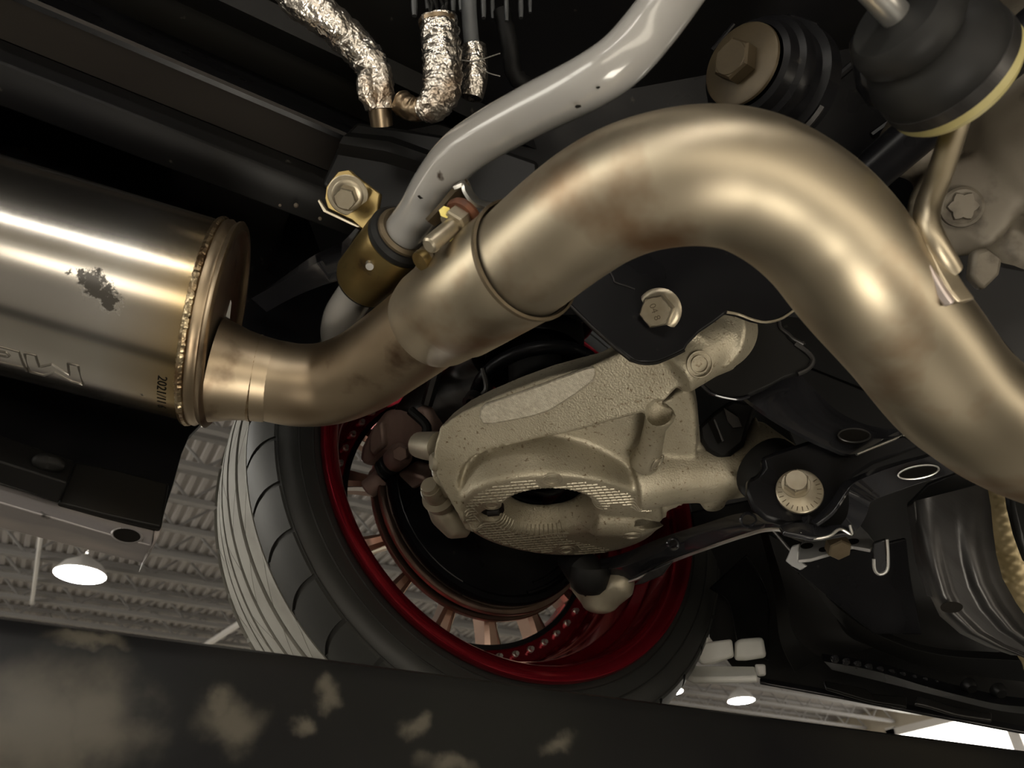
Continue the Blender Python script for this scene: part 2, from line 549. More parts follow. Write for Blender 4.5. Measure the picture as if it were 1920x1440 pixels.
for k, (x, y, lab) in enumerate(((5.0, 19.0, 'high bay lamp far behind the wheel'), (-5.0, 9.0, 'high bay lamp beyond the scuffed sill, off to the left'), (-4, -5, 'high bay lamp over the near left bay'), (6, -6, 'high bay lamp over the near right bay'), (14, 4, 'high bay lamp in front of the window band'))):
    c = W(x, y, HT - .85)
    d = bpy.data.objects.new('x', None)
    t = thing('high_bay_lamp', lab, 'ceiling lamp', c, 'high bay lamps of the hall')
    MB().lathe([(.3, 0), (.306, .02), (.225, .16), (.09, .26), (.05, .32), (.02, .34)], c, (0, 0, 1), 24).build('housing', M['whitebeam'], t)
    MB().lathe([(0, -.02), (.18, -.018), (.285, -.004), (.285, .0)], c, (0, 0, 1), 24).build('lens', M['lamp'], t)
    MB().tube([c + Vector((0, 0, .33)), c + Vector((0, 0, .86))], .015, 6).build('stem', M['whitebeam'], t)
    bpy.data.objects.remove(d)
# ================================================================ four-post lift
RTOP = .13
def rampmat():
    m = mat('black_runway_paint_reflections', (.008, .008, .009), .30, 0, (.013, .013, .012), 5, .4, .7, rough2=.45, bump=(14, .10, .004), spec=.2)
    nt = m.node_tree
    b = nt.nodes['Principled BSDF']
    N, L = nt.nodes.new, nt.links.new
    geo = N('ShaderNodeNewGeometry')
    ns = N('ShaderNodeTexNoise')
    ns.inputs['Scale'].default_value = 45
    ns.inputs['Detail'].default_value = 5
    L(geo.outputs['Position'], ns.inputs['Vector'])
    vm = N('ShaderNodeVectorMath')
    vm.operation = 'MULTIPLY_ADD'
    vm.inputs[1].default_value = (.035, .035, .035)
    L(ns.outputs['Color'], vm.inputs[0])
    L(geo.outputs['Position'], vm.inputs[2])
    tot = None  # reflections in the gloss, painted into the colour as soft pale ellipses
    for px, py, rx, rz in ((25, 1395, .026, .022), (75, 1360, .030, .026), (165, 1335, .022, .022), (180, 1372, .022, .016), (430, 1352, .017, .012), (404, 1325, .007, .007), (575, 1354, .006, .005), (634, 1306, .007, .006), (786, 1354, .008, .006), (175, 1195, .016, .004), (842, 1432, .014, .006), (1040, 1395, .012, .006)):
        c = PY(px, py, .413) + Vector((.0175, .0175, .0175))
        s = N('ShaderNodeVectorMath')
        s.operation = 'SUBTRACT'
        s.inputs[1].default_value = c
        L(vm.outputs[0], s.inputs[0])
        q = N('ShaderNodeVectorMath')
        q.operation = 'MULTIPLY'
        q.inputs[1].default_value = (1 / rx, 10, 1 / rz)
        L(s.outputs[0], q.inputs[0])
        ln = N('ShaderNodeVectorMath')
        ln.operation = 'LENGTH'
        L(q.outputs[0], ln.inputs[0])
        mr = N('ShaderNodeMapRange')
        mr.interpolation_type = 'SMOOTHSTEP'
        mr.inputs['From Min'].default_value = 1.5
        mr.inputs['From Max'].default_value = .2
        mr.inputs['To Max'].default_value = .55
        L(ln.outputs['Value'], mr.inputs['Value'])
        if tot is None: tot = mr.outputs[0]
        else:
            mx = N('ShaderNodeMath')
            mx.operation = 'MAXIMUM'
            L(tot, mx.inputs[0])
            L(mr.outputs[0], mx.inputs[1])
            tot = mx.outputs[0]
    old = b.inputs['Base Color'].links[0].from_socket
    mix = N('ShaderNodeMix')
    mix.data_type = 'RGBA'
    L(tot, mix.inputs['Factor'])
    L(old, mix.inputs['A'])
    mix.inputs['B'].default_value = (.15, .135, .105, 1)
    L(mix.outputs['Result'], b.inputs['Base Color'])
    return m
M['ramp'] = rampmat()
M['plate'] = mat('pale_bounce_deck', (.55, .52, .46), .45, .3, (.45, .42, .37), 6, .4, .7, bump=(60, .2, .003))  # pale finish for the added bounce sheet on the runways
def runway(y0, y1, label):
    t = thing('lift_runway', label, 'lift runway', W(.5, (y0 + y1) / 2, RTOP - .17))
    s = 1 if y0 > 0 else -1
    e = y0 if y0 > 0 else y1
    o = y1 if y0 > 0 else y0
    q = .012
    pr = [(e, RTOP - q), (e + s * q * .3, RTOP - q * .3), (e + s * q, RTOP), (o - s * q, RTOP), (o, RTOP - q), (o, RTOP - .17), (o - s * .03, RTOP - .17), (o - s * .03, RTOP - .03), (e + s * .03, RTOP - .03), (e + s * .03, RTOP - .17), (e, RTOP - .17)]
    m = MB()
    m.prism([W(-2.3, a, b) for a, b in pr], (5.4, 0, 0))
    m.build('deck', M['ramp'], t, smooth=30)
    MB().box(W(.4, (y0 + y1) / 2 + s * .01, RTOP + .002), (5.3, abs(y1 - y0) - .07, .004)).build('bounce_plate', M['plate'], t, smooth=0)  # unseen pale sheet added so the muffler's underside reflects something bright
    m = MB()
    for x in (-2.1, -.9, .3, 1.5, 2.7):
        m.box(W(x, (y0 + y1) / 2, RTOP - .085), (.06, abs(y1 - y0) - .05, .11))
    m.build('stiffener', M['satin'], t, smooth=0)
    return t
runway(.414, .99, 'long black runway of the lift with painted-in reflections, carrying the red wheel')
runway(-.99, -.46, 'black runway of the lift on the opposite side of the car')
for i, (x, y, lab) in enumerate(((-2.2, 1.25, 'steel lift post outboard of the tyre, rear'), (2.9, 1.25, 'steel lift post outboard, front'), (-2.2, -1.25, 'steel lift post at the opposite rear corner'), (2.9, -1.25, 'steel lift post at the opposite front corner'))):
    y *= 1.25 / 1.25
    t = thing('lift_post', lab, 'lift post', (x, y, 0))
    MB().box((x, y, 1.1), (.14, .12, 2.2)).build('column', M['satin'], t, smooth=0, bevel=.01)
    MB().box((x, y, .01), (.34, .3, .02)).build('base_plate', M['satin'], t, smooth=0)
for i, (x, lab) in enumerate(((-2.2, 'crossbeam under the rear ends of both lift runways'), (2.9, 'crossbeam under the front ends of both lift runways'))):
    tag(MB().box(W(x, 0, RTOP - .235), (.12, 2.36, .12)).box(W(x, 0, RTOP - .30), (.16, 2.3, .012)).build('lift_crossbeam', M['satin'], smooth=0, bevel=.004), lab, 'lift beam')
# unseen fill light added along the inside of the far runway
t = thing('runway_fill_light', 'warm fill light added, unseen, along the inner side of the opposite runway', 'lamp', W(.3, -.45, .02))
MB().box(W(.3, -.449, -.02), (2.2, .02, .21)).build('housing', M['whitebeam'], t, smooth=0, bevel=.004)
MB().tube([W(-.75, -.425, -.02), W(1.35, -.425, -.02)], 1.0, 20, sq=(.095, .022), ref=(0, 0, 1)).build('tube', M['bar'], t)
t = thing('underbody_fill_light', 'slim fill lamp added, unseen, on the underbody above and behind the viewpoint', 'lamp', W(-.3, -.36, .56))  # added out of view to lay a bright streak along the muffler
MB().tube([W(-.85, -.36, .585), W(.25, -.36, .585)], .02, 12).build('housing', M['matte'], t)
MB().tube([W(-.75, -.352, .567), W(.10, -.352, .567)], .010, 12).build('tube', M['hand'], t)
MB().box(W(-.3, -.36, .615), (.06, .05, .05)).build('magnet_foot', M['matte'], t, smooth=0)
# unseen fill panel added on the floor below, aimed up at the axle
t = thing('floor_fill_light', 'square fill light, added unseen on a low stand under the car, aimed up', 'lamp', (.15, -.25, 0))
rot = Matrix.Rotation(math.radians(-32), 3, 'X')
cc_ = Vector((.15, -.25, .42))
MB().box(cc_, (.62, .42, .05), rot).build('housing', M['matte'], t, smooth=0, bevel=.008)
MB().box(cc_ + rot @ Vector((0, 0, .028)), (.56, .36, .01), rot).build('lens', M['panel'], t, smooth=0)
m = MB()
for x in (-.26, .56):
    m.tube([(x, -.25, .02), (x, -.25, .42)], .012, 10)
    m.tube([(x, -.45, .012), (x, -.05, .012)], .012, 10)
m.tube([(-.26, -.25, .40), (.56, -.25, .40)], .010, 8)
m.build('stand', M['satin'], t)
# ================================================================ wheel position (centre of inner rim flange)
WC = W(.413, .670, .4494)
# ================================================================ car body above
t = thing('car_underbody', 'black underbody floor of the car with brown frame rail face painted lighter as lit', 'car body', W(0, .2, .50))
MB().box(W(.6, -.1975, .70), (4.6, 1.525, .03)).build('floor_pan', M['dirty'], t, smooth=0)
MB().box(W(1.85, .77, .70), (2.1, .40, .03)).build('floor_pan', M['dirty'], t, smooth=0)
MB().box(W(-.86, .77, .70), (1.66, .40, .03)).build('floor_pan', M['dirty'], t, smooth=0)
def extr(prof, x0, x1, th, sub=1):
    """thin folded sheet: profile in (Y,Z), run along X"""
    rows = []
    for i in range(sub + 1):
        x = lerp(x0, x1, i / sub)
        rows.append([W(x, a, b) for a, b in prof])
    return MB().ruled(rows, th)
def yz(px, py, Y):
    v = PY(px, py, Y)
    return (v.y, v.z - H)
# frame rail: folded sheet, flanges traced at one station and run along the car
extr([yz(330, 322, .50), yz(330, 300, .49), yz(330, 262, .475), yz(330, 245, .47), yz(330, 205, .47)], -1.3, .42, .004, 4).build('rail_flange', M['dirty'], t, bevel=.002)
extr([yz(330, 205, .47), yz(330, 120, .42)], -1.0, .36, .004, 2).build('rail_face', M['brownbody'], t)  # lighter colour paints in the light this flat face catches
extr([yz(330, 120, .42), yz(330, 60, .50), yz(330, 30, .52)], -1.3, .40, .004, 2).build('rail_top', M['black'], t)
pr = [yz(420, 60, .50), yz(420, 40, .44), yz(420, 5, .41), yz(420, -40, .40)]
extr(pr, -.1, .50, .004, 2).build('floor_rib', M['dirty'], t)
ga = MB()
for px, py, rr in ((540, 330, .0018), (555, 385, .0022), (600, 410, .0018), (470, 325, .0018), (590, 365, .0012), (525, 385, .0014)):
    c = PY(px, py, .48)
    ga.lathe([(rr, 0), (rr * .7, rr * .5), (0, rr * .7)], c, -RZ, 10)
ga.build('mud_fleck', M['brownscrap'], t)
# cross panel behind the sway bar bracket
g, nn = pplane((620, 240, .62), (960, 330, .60), (640, 440, .60))
o = MB().prism([g(*q) for q in ((640, 255), (668, 226), (760, 240), (900, 262), (1010, 300), (1010, 400), (900, 420), (720, 400), (630, 370), (600, 345))], nn * .02).build('crossmember_panel', M['satin'], t, bevel=.004)
m = MB()
rows = [[g(x, y) - nn * dd for x, y in q] for q, dd in (([(632, 290), (720, 305), (800, 330)], 0), ([(640, 276), (725, 290), (806, 315)], .006), ([(648, 262), (730, 272), (812, 300)], .006), ([(655, 248), (735, 256), (818, 286)], .0))]
m.ruled(rows, .003).build('pressed_rib', M['satin'], t)
# black under-hall panel that closes the view above the pipes
g, nn = pplane((500, 0, .80), (1300, 0, .75), (1000, 460, .80))
MB().prism([g(*q) for q in ((420, -140), (1990, -140), (1990, 560), (1540, 600), (1440, 590), (1000, 590), (900, 590), (600, 470), (470, 120))], nn * .012).build('rear_floor_panel', M['black'], t)
# ribs and seams on the dark panel right of the big bend
for a, b, r in (((1490, 215), (1620, 105), .0035), ((1570, 290), (1760, 150), .0035), ((1600, 300), (1920, 30), .003), ((1310, 150), (1345, 108), .002)):
    m = MB().tube([g(*a) - nn * .10, g(*b) - nn * .10], r, 8)
    m.build('panel_seam', M['black'], t)
# inner fender with vent, left of the tyre
A = lambda px, py: PY(px, py, .62)
o = MB().prism([A(*q) for q in ((-900, -150), (-260, 60), (300, 110), (640, 200), (640, 560), (600, 640), (540, 660), (470, 680), (440, 720), (400, 770), (356, 815), (341, 850), (326, 905), (313, 945), (302, 985), (285, 975), (110, 938), (-260, 800), (-900, 590))], Vector((0, .012, 0))).build('inner_fender', M['black'], smooth=0, bevel=.0015)
tag(o, 'black inner fender sheet in the shade behind the muffler', 'inner fender')
# arch liner over the tyre
t2 = thing('wheel_arch_liner', 'black plastic arch liner curving over the tyre', 'arch liner', WC + Vector((0, .1, .40)))
prof = [(.372, -.10), (.372, .0), (.366, .02), (.372, .04), (.372, .27), (.376, .27), (.376, -.10)]
MB().lathe(prof, WC, (0, 1, 0), 40, closed=True, a0=math.radians(-60), a1=math.radians(80), ref=(0, 0, 1)).build('liner', M['matte'], t2)
# glossy plastic arch trim glints left of the sway bar
g2, nn2 = pplane((480, 560, .74), (640, 480, .74), (560, 640, .72))
rows = []
for q in (((470, 560), (530, 520), (590, 478), (650, 452)), ((478, 566), (536, 534), (600, 500), (655, 478)), ((500, 585), (545, 560), (605, 535), (655, 520))):
    rows.append(catmull([g2(*x) for x in q], 4))
rows[1] = [p - nn2 * .008 for p in rows[1]]
tag(MB().ruled(rows, .004).build('arch_trim', M['gloss'], smooth=50), 'glossy curled black trim beside the grey bar foot', 'trim')
# lower rear liner and scuffed sill at left
t3 = thing('side_sill', 'scuffed grey sill flange with an oval drain hole and bolted black liner', 'sill', PY(150, 1000, .62))
top = [(-700, 690), (-120, 868), (0, 906), (60, 924), (120, 942), (180, 961), (240, 980), (290, 994)]
mid = [(-700, 727), (-120, 905), (0, 942), (60, 960), (120, 977), (180, 995), (240, 1012), (284, 1023)]
bot = [(-700, 790), (-120, 956), (0, 991), (60, 1006), (120, 1021), (180, 1036), (235, 1049), (268, 1057)]
MB().ruled([[PY(x, y, .585) for x, y in top], [PY(x, y, .572) for x, y in mid], [PY(x, y, .60) for x, y in bot]], .010).build('flange', M['skirt'], t3, smooth=50, bevel=.002)
MB().prism([PY(x, y, .584) for x, y in ((268, 1057), (282, 1035), (300, 1002), (306, 984), (297, 985), (290, 994), (276, 1030))], Vector((0, .02, 0))).build('end_face', M['skirt'], t3, smooth=0, bevel=.001)
c = PY(238, 1004, .5715)
MB().lathe([(.0085, -.0005), (.0095, .0010), (.0108, 0), (.0108, -.001)], c, -(Vector((0, .9, .45))), 24, sx=.5).build('hole_rim', M['skirt'], t3)
MB().lathe([(.0, -.001), (.0088, -.001), (.0088, .0004), (0, .0004)], c, -(Vector((0, .9, .45))), 24, sx=.5).build('drain_hole', M['ink'], t3)
o = MB().ruled([[PY(x, y, .575) for x, y in ((-700, 602), (-120, 780), (0, 815), (60, 836), (140, 864))], [PY(x, y, .562) for x, y in ((-700, 652), (-120, 830), (0, 865), (60, 884), (126, 905))], [PY(x, y, .575) for x, y in ((-700, 694), (-120, 872), (0, 906), (55, 924), (108, 944))]], .008).build('liner_panel', M['matte'], t3, smooth=50, bevel=.002)
c = PY(92, 868, .5635)
MB().lathe([(.0, .004), (.007, .0036), (.010, .002), (.011, 0), (.011, -.003)], c, (0, -1, -.5), 20, sx=.6).build('push_clip', M['matte'], t3)
MB().ruled([[PY(x, y, .581) for x, y in ((140, 864), (220, 880), (318, 905))], [PY(x, y, .578) for x, y in ((108, 944), (200, 968), (303, 990))]], .012).build('liner_flap', M['satin'], t3, smooth=40, bevel=.002)
# ================================================================ tyre
YA = Vector((0, 1, 0))
tyre = thing('tyre', 'low-profile black tyre with dusty diagonal tread standing on the runway', 'tyre', WC)
prof = [(.226, .012), (.236, .004), (.2425, -.001), (.250, -.004), (.262, -.008), (.273, -.0095), (.283, -.008), (.292, .000), (.298, .010),
        (.3015, .022), (.304, .036), (.306, .06), (.306, .13), (.303, .165), (.298, .182), (.285, .192), (.268, .192), (.25, .185), (.238, .172), (.226, .165)]
MB().lathe(prof, WC, YA, 160, closed=True).build('carcass', M['sidewall'], tyre, smooth=40)
# fine circular ribs on the inner sidewall
rb = MB()
for r, h in ((.2505, -.0042), (.2665, -.0090), (.2870, -.0055)):
    rb.lathe([(r - .0012, h), (r, h - .0012), (r + .0012, h)], WC, YA, 160)
rb.build('sidewall_rib', M['sidewall'], tyre)
def block(y0, y1, rf, a0, a1, skew, base, ny=6, na=6, parent=None, name='tread_block', m=None):
    """one tread block, local to the wheel axis"""
    vs = []
    for lev in (0, 1):
        for i in range(ny + 1):
            y = lerp(y0, y1, i / ny)
            for j in range(na + 1):
                a = lerp(a0, a1, j / na) + skew(i / ny)
                r = rf(y) if lev == 0 else base
                vs.append(Vector((r * math.cos(a), y, r * math.sin(a))))
    k = (ny + 1) * (na + 1)
    fs = []
    for i in range(ny):
        for j in range(na):
            a = i * (na + 1) + j
            fs += [(a, a + 1, a + na + 2, a + na + 1), (k + a, k + a + na + 1, k + a + na + 2, k + a + 1)]
    for i in range(ny):
        a = i * (na + 1)
        fs.append((a, a + na + 1, k + a + na + 1, k + a))
        a += na
        fs.append((a + na + 1, a, k + a, k + a + na + 1))
    for j in range(na):
        fs.append((j + 1, j, k + j, k + j + 1))
        a = ny * (na + 1) + j
        fs.append((a, a + 1, k + a + 1, k + a))
    return MB().add(vs, fs).build(name, m or M['tread'], parent, smooth=30, local=True)
def ring_of(o, n, off=0.0):
    for k in range(1, n):
        c = o.copy()
        C.objects.link(c)
        c.rotation_euler = (0, -(2 * PI * k / n), 0)
    o.rotation_euler = (0, 0, 0)
def rtop(y):
    return .3135 - 2.6 * (y - .095) ** 2
NB = 26
stp = 2 * PI / NB
for y0, y1, sk, gap in ((.0365, .055, .16, .007), (.0610, .0785, .12, .006), (.0845, .102, -.10, .006), (.1080, .1255, -.14, .007), (.1315, .159, -.16, .007)):
    o = block(y0, y1, rtop, 0, stp - gap, (lambda s: (lambda u: u * s))(sk), .306, 6, 8, tyre)
    ring_of(o, NB)
# inner shoulder blocks with side slots
def rsh(y):
    pts = [(-.006, .2900), (.002, .2960), (.010, .3005), (.020, .3040), (.032, .3062)]
    for (a, b), (c, d) in zip(pts, pts[1:]):
        if y <= c: return lerp(b, d, (y - a) / (c - a))
    return pts[-1][1]
NS = 38
o = block(-.006, .0325, rsh, 0, 2 * PI / NS - .016, lambda u: .05 * u * u, .284, 8, 4, tyre, 'shoulder_block', M['sidewall'])
ring_of(o, NS)
o = block(.162, .178, lambda y: .3085 - (y - .162) * .5, 0, 2 * PI / NS - .016, lambda u: -.04 * u, .295, 4, 4, tyre, 'shoulder_block', M['tread'])
ring_of(o, NS)
# ================================================================ wheel
wheel = thing('alloy_wheel', 'red anodised deep-barrel alloy wheel with bronze split spokes', 'wheel', WC)
prof = [(.2425, .000), (.2435, -.008), (.2415, -.0115), (.2375, -.0118), (.232, -.0085), (.226, -.004), (.2225, .002), (.2215, .010), (.2205, .036), (.2185, .040), (.209, .046), (.2065, .050),
        (.2045, .084), (.2015, .090), (.1985, .094), (.197, .119), (.199, .119), (.203, .096), (.208, .088), (.212, .054), (.224, .046), (.2265, .016), (.236, .010)]
MB().lathe(prof, WC, YA, 180, closed=True).build('barrel', M['red'], wheel, smooth=40)
prof = [(.197, .117), (.1965, .125), (.1945, .127), (.170, .127), (.1675, .129), (.1665, .133), (.1665, .150), (.172, .152), (.215, .160), (.236, .166), (.238, .160), (.216, .152), (.199, .140), (.1985, .117)]
MB().lathe(prof, WC, YA, 180, closed=True).build('outer_rim', M['red'], wheel, smooth=40)
MB().lathe([(.1675, .1255), (.1735, .1255), (.1735, .1285), (.1675, .1285)], WC, YA, 180, closed=True).build('seal_ring', M['black'], wheel, smooth=40)
# assembly bolts round the rim
bl = MB()
bl.lathe([(.0042, -.0), (.0042, .003), (.0034, .0038), (.0, .0038)], (.1815, .127, 0), (0, -1, 0), 12)
bl.hexa((.1815, .1235, 0), (0, -1, 0), .003, .004)
b0 = bl.build('rim_bolt', M['chrome'], wheel, smooth=30, local=True)
ring_of(b0, 50)
# hub and split spokes
MB().lathe([(.0, .10), (.045, .10), (.065, .106), (.072, .118), (.072, .146), (.055, .156), (.03, .158), (0, .158)], WC, YA, 60).build('hub', M['spoke'], wheel)
def spoke(a_in, a_out, r0, r1):
    """flat-sided bar standing on edge, bright bevel on the inner side"""
    b, e = MB(), MB()
    d0, d1 = Vector((math.cos(a_in) * r0, 0, math.sin(a_in) * r0)), Vector((math.cos(a_out) * r1, 0, math.sin(a_out) * r1))
    t = (d1 - d0).normalized()
    s = t.cross(YA).normalized()
    rows = []
    for f in range(7):
        u = f / 6
        c = lerp(d0, d1, u)
        wd = .0062 + .0045 * abs(u - .45) ** 2 * 4
        yb, yt = lerp(.150, .152, u), lerp(.108, .127, u)
        rows.append([c + s * q * wd + YA * yy for q, yy in ((-1, yb), (1, yb), (1, yt + .004), (.45, yt), (-.45, yt), (-1, yt + .004))])
    vs = [p for r in rows for p in r]
    fs = []
    for i in range(6):
        for j in range(6):
            j2 = (j + 1) % 6
            fs.append((i * 6 + j, i * 6 + j2, i * 6 + 6 + j2, i * 6 + 6 + j))
    fs += [(5, 4, 3, 2, 1, 0), tuple(36 + j for j in range(6))]
    b.add(vs, fs)
    o = b.build('spoke', M['spoke'], wheel, smooth=25, local=True)
    # polished chamfer strip along the edge facing the light
    vs, fs = [], []
    for i, r in enumerate(rows):
        p, q = r[2], r[1]
        vs += [p + s * .0004, lerp(p, q, .45) + s * .0004, lerp(p, q, .45) + s * .0012, p + s * .0012]
    for i in range(6):
        for j in range(4):
            fs.append((i * 4 + j, i * 4 + (j + 1) % 4, i * 4 + 4 + (j + 1) % 4, i * 4 + 4 + j))
    fs += [(3, 2, 1, 0), (24, 25, 26, 27)]
    x = e.add(vs, fs).build('polished_edge', M['edge'], o, smooth=0, local=True)
    return o
R = math.radians
s1 = spoke(R(-6), R(-12), .066, .169)
s2 = spoke(R(6), R(12), .066, .169)
for k, a in enumerate((-141, -92, -44, 4, 52, 100, 165)):
    for s in (s1, s2):
        if k == 0:
            s.rotation_euler = (0, -R(a), 0)
        else:
            c = s.copy()
            C.objects.link(c)
            c.rotation_euler = (0, -R(a), 0)
            for ch in [x for x in s.children]:
                d = ch.copy()
                C.objects.link(d)
                d.parent = c
# ================================================================ brake
br = thing('brake_disc', 'vented brake disc with bronze rim and black splash shield', 'brake disc', WC)
MB().lathe([(.05, .079), (.146, .079), (.147, .080), (.147, .0845), (.146, .0855), (.05, .0855)], WC, YA, 120, closed=True).build('inner_plate', M['disc'], br, smooth=30)
MB().lathe([(.05, .0945), (.148, .0945), (.149, .0955), (.149, .1005), (.148, .1015), (.05, .1015)], WC, YA, 120, closed=True).build('outer_plate', M['disc'], br, smooth=30)
MB().lathe([(.05, .086), (.138, .086), (.138, .094), (.05, .094)], WC, YA, 60, closed=True).build('vent_core', M['ink'], br)
MB().lathe([(.0, .058), (.05, .058), (.07, .066), (.128, .067), (.1325, .0625), (.1385, .0625), (.1405, .066), (.1405, .0745), (.138, .0745), (.136, .071), (.07, .071), (.05, .064), (0, .064)], WC, YA, 120).build('splash_shield', M['black'], br, smooth=30)
def arcrib(r, a0, a1, h, rr):
    return MB().tube([WC + Vector((r * math.cos(R(a)), h, r * math.sin(R(a)))) for a in [lerp(a0, a1, i / 14) for i in range(15)]], rr, 8)
arcrib(.127, -72, -38, .0655, .0022).build('pressed_rib', M['black'], br)
arcrib(.118, -66, -42, .0655, .0018).build('pressed_rib', M['black'], br)
arcrib(.131, -178, -110, .064, .0016).build('pressed_rib', M['black'], br)
# ---- caliper
cal = thing('brake_caliper', 'bare cast brake caliper with pin boot clasping the disc', 'brake caliper', P(730, 870, .93))
def slab(pts, anchors, th, name, m, parent, bevel=.003, smooth=40, holes=()):
    g, nn = pplane(*anchors)
    return MB().prism([g(*q) for q in pts], nn * th, [[g(*q) for q in h] for h in holes]).build(name, m, parent, smooth=smooth, bevel=bevel)
an = ((680, 800, .91), (790, 800, .88), (700, 920, .91))
slab(((697, 800), (720, 770), (800, 760), (815, 800), (800, 838), (770, 852), (752, 843), (738, 850), (722, 852), (694, 877), (672, 866), (676, 838), (684, 822)), an, .045, 'body', M['caliper'], cal, .006)
slab(((698, 798), (716, 790), (722, 836), (700, 856), (690, 846), (690, 818)), ((680, 800, .90), (790, 800, .87), (700, 920, .905)), .02, 'bridge_ear', M['caliper'], cal, .004)
slab(((690, 886), (703, 874), (722, 866), (735, 893), (760, 884), (796, 895), (800, 905), (775, 919), (750, 921), (725, 912), (700, 930), (688, 930), (680, 913)), ((680, 890, .905), (790, 890, .88), (700, 930, .91)), .035, 'carrier', M['caliper'], cal, .005)
a, b = P(752, 852, .87), P(716, 884, .89)
m = MB()
N_ = 22
pts = [lerp(a, b, .30 + .6 * i / N_) for i in range(N_ + 1)]
m.tube(pts, [.0115 + .0016 * math.sin(i * 1.9) for i in range(N_ + 1)], 18).build('pin_boot', M['rubber'], cal)
ax = (b - a).normalized()
MB().lathe([(.0, -.006), (.010, -.006), (.0135, -.003), (.0145, .004), (.0135, .016), (.012, .018), (0, .018)], a, ax, 24).build('pin_bore', M['caliper'], cal)
MB().hexa(P(752, 848, .862), P(752, 848, .862) - P(756, 843, .875), .009, .008).build('pin_bolt', M['caliper'], cal, smooth=20)
MB().lathe([(.012, -.01), (.012, .012), (.010, .014), (0, .014)], P(706, 905, .895), P(690, 915, .90) - P(720, 890, .90), 20).build('pin_eye', M['caliper'], cal)
# hydraulic bits and hub carrier above, mostly in the dark
hub = thing('hub_carrier', 'dark cast hub carrier with sensor fittings above the control arm end', 'hub carrier', P(860, 760, .90))
m = MB()
m.tube([P(770, 800, .90), P(800, 770, .92), P(860, 750, .93), P(930, 730, .92)], [.028, .036, .04, .035], 16)
m.tube([P(860, 750, .93), P(870, 700, .92), P(900, 660, .90)], [.03, .022, .018], 14)
m.lathe([(.05, -.03), (.055, .03), (.03, .05)], WC + Vector((0, .0, 0)), YA, 30, cap=True)
o = m.build('carrier_body', M['shield'], hub)
cast(o, .004, 4)
m = MB().tube(catmull([P(770, 770, .85), P(800, 800, .84), P(790, 830, .84), P(775, 845, .86)], 5), .0055, 10)
m.build('brake_hose', M['rubber'], hub)
MB().tube(catmull([P(905, 690, .80), P(912, 730, .80), P(890, 750, .80), P(882, 762, .80)], 5), .003, 8).build('sensor_wire', M['shield'], hub)
MB().hollow([P(882, 756, .79), P(890, 745, .80)], .009, .004, 14).build('wire_eyelet', M['shield'], hub)
MB().tube([P(820, 690, .88), P(800, 760, .88)], .007, 8).build('bracket_rod', M['shield'], hub)
# ================================================================ coil spring behind the arm
sp = thing('coil_spring', 'black coil spring seated in the aluminium control arm', 'coil spring', W(.375, .555, .37))
cc = W(.375, .575, .0)
pts = []
for i in range(120):
    a = i / 119 * 2 * PI * 3.6 + 1.0
    pts.append(cc + Vector((.066 * math.cos(a), .066 * math.sin(a), .385 + .26 * i / 119)))
MB().tube(pts, .0075, 12).build('coil', M['black'], sp)
MB().tube([cc + Vector((0, 0, .38)), cc + Vector((0, 0, .66))], .030, 20).lathe([(.055, .53), (.058, .56), (.055, .60), (.05, .66)], cc, (0, 0, 1), 30).build('bump_tube', M['matte'], sp)
# ================================================================ exhaust: muffler with outlet pipe
MR = .071
XE = 0.0                                           # cap weld station along the barrel axis
ex = thing('exhaust_muffler', 'brushed steel cylinder muffler with inverted embossed lettering and soot smudge', 'muffler', P(100, 740, .50))
c0 = P(389, 603, .545)
XA = Vector((.975, -.189, -.115)).normalized()            # barrel axis, swung slightly inboard
CA = Vector((.9516, -.2335, -.0465)).normalized()         # the cap is welded on slightly askew
XU = (Vector((0, 0, 1)) - XA * XA.z).normalized()
XV = XA.cross(XU)
def on_cyl(px, py, r=MR):
    """nearest point of the muffler barrel seen at a pixel"""
    d = ray(px, py)
    o_ = Vector((0, 0, H)) - c0
    d2, o2 = d - XA * d.dot(XA), o_ - XA * o_.dot(XA)
    a, b, c = d2.dot(d2), 2 * o2.dot(d2), o2.dot(o2) - r * r
    q = b * b - 4 * a * c
    t = (-b - math.sqrt(max(q, 0))) / (2 * a)
    return P(px, py, t)
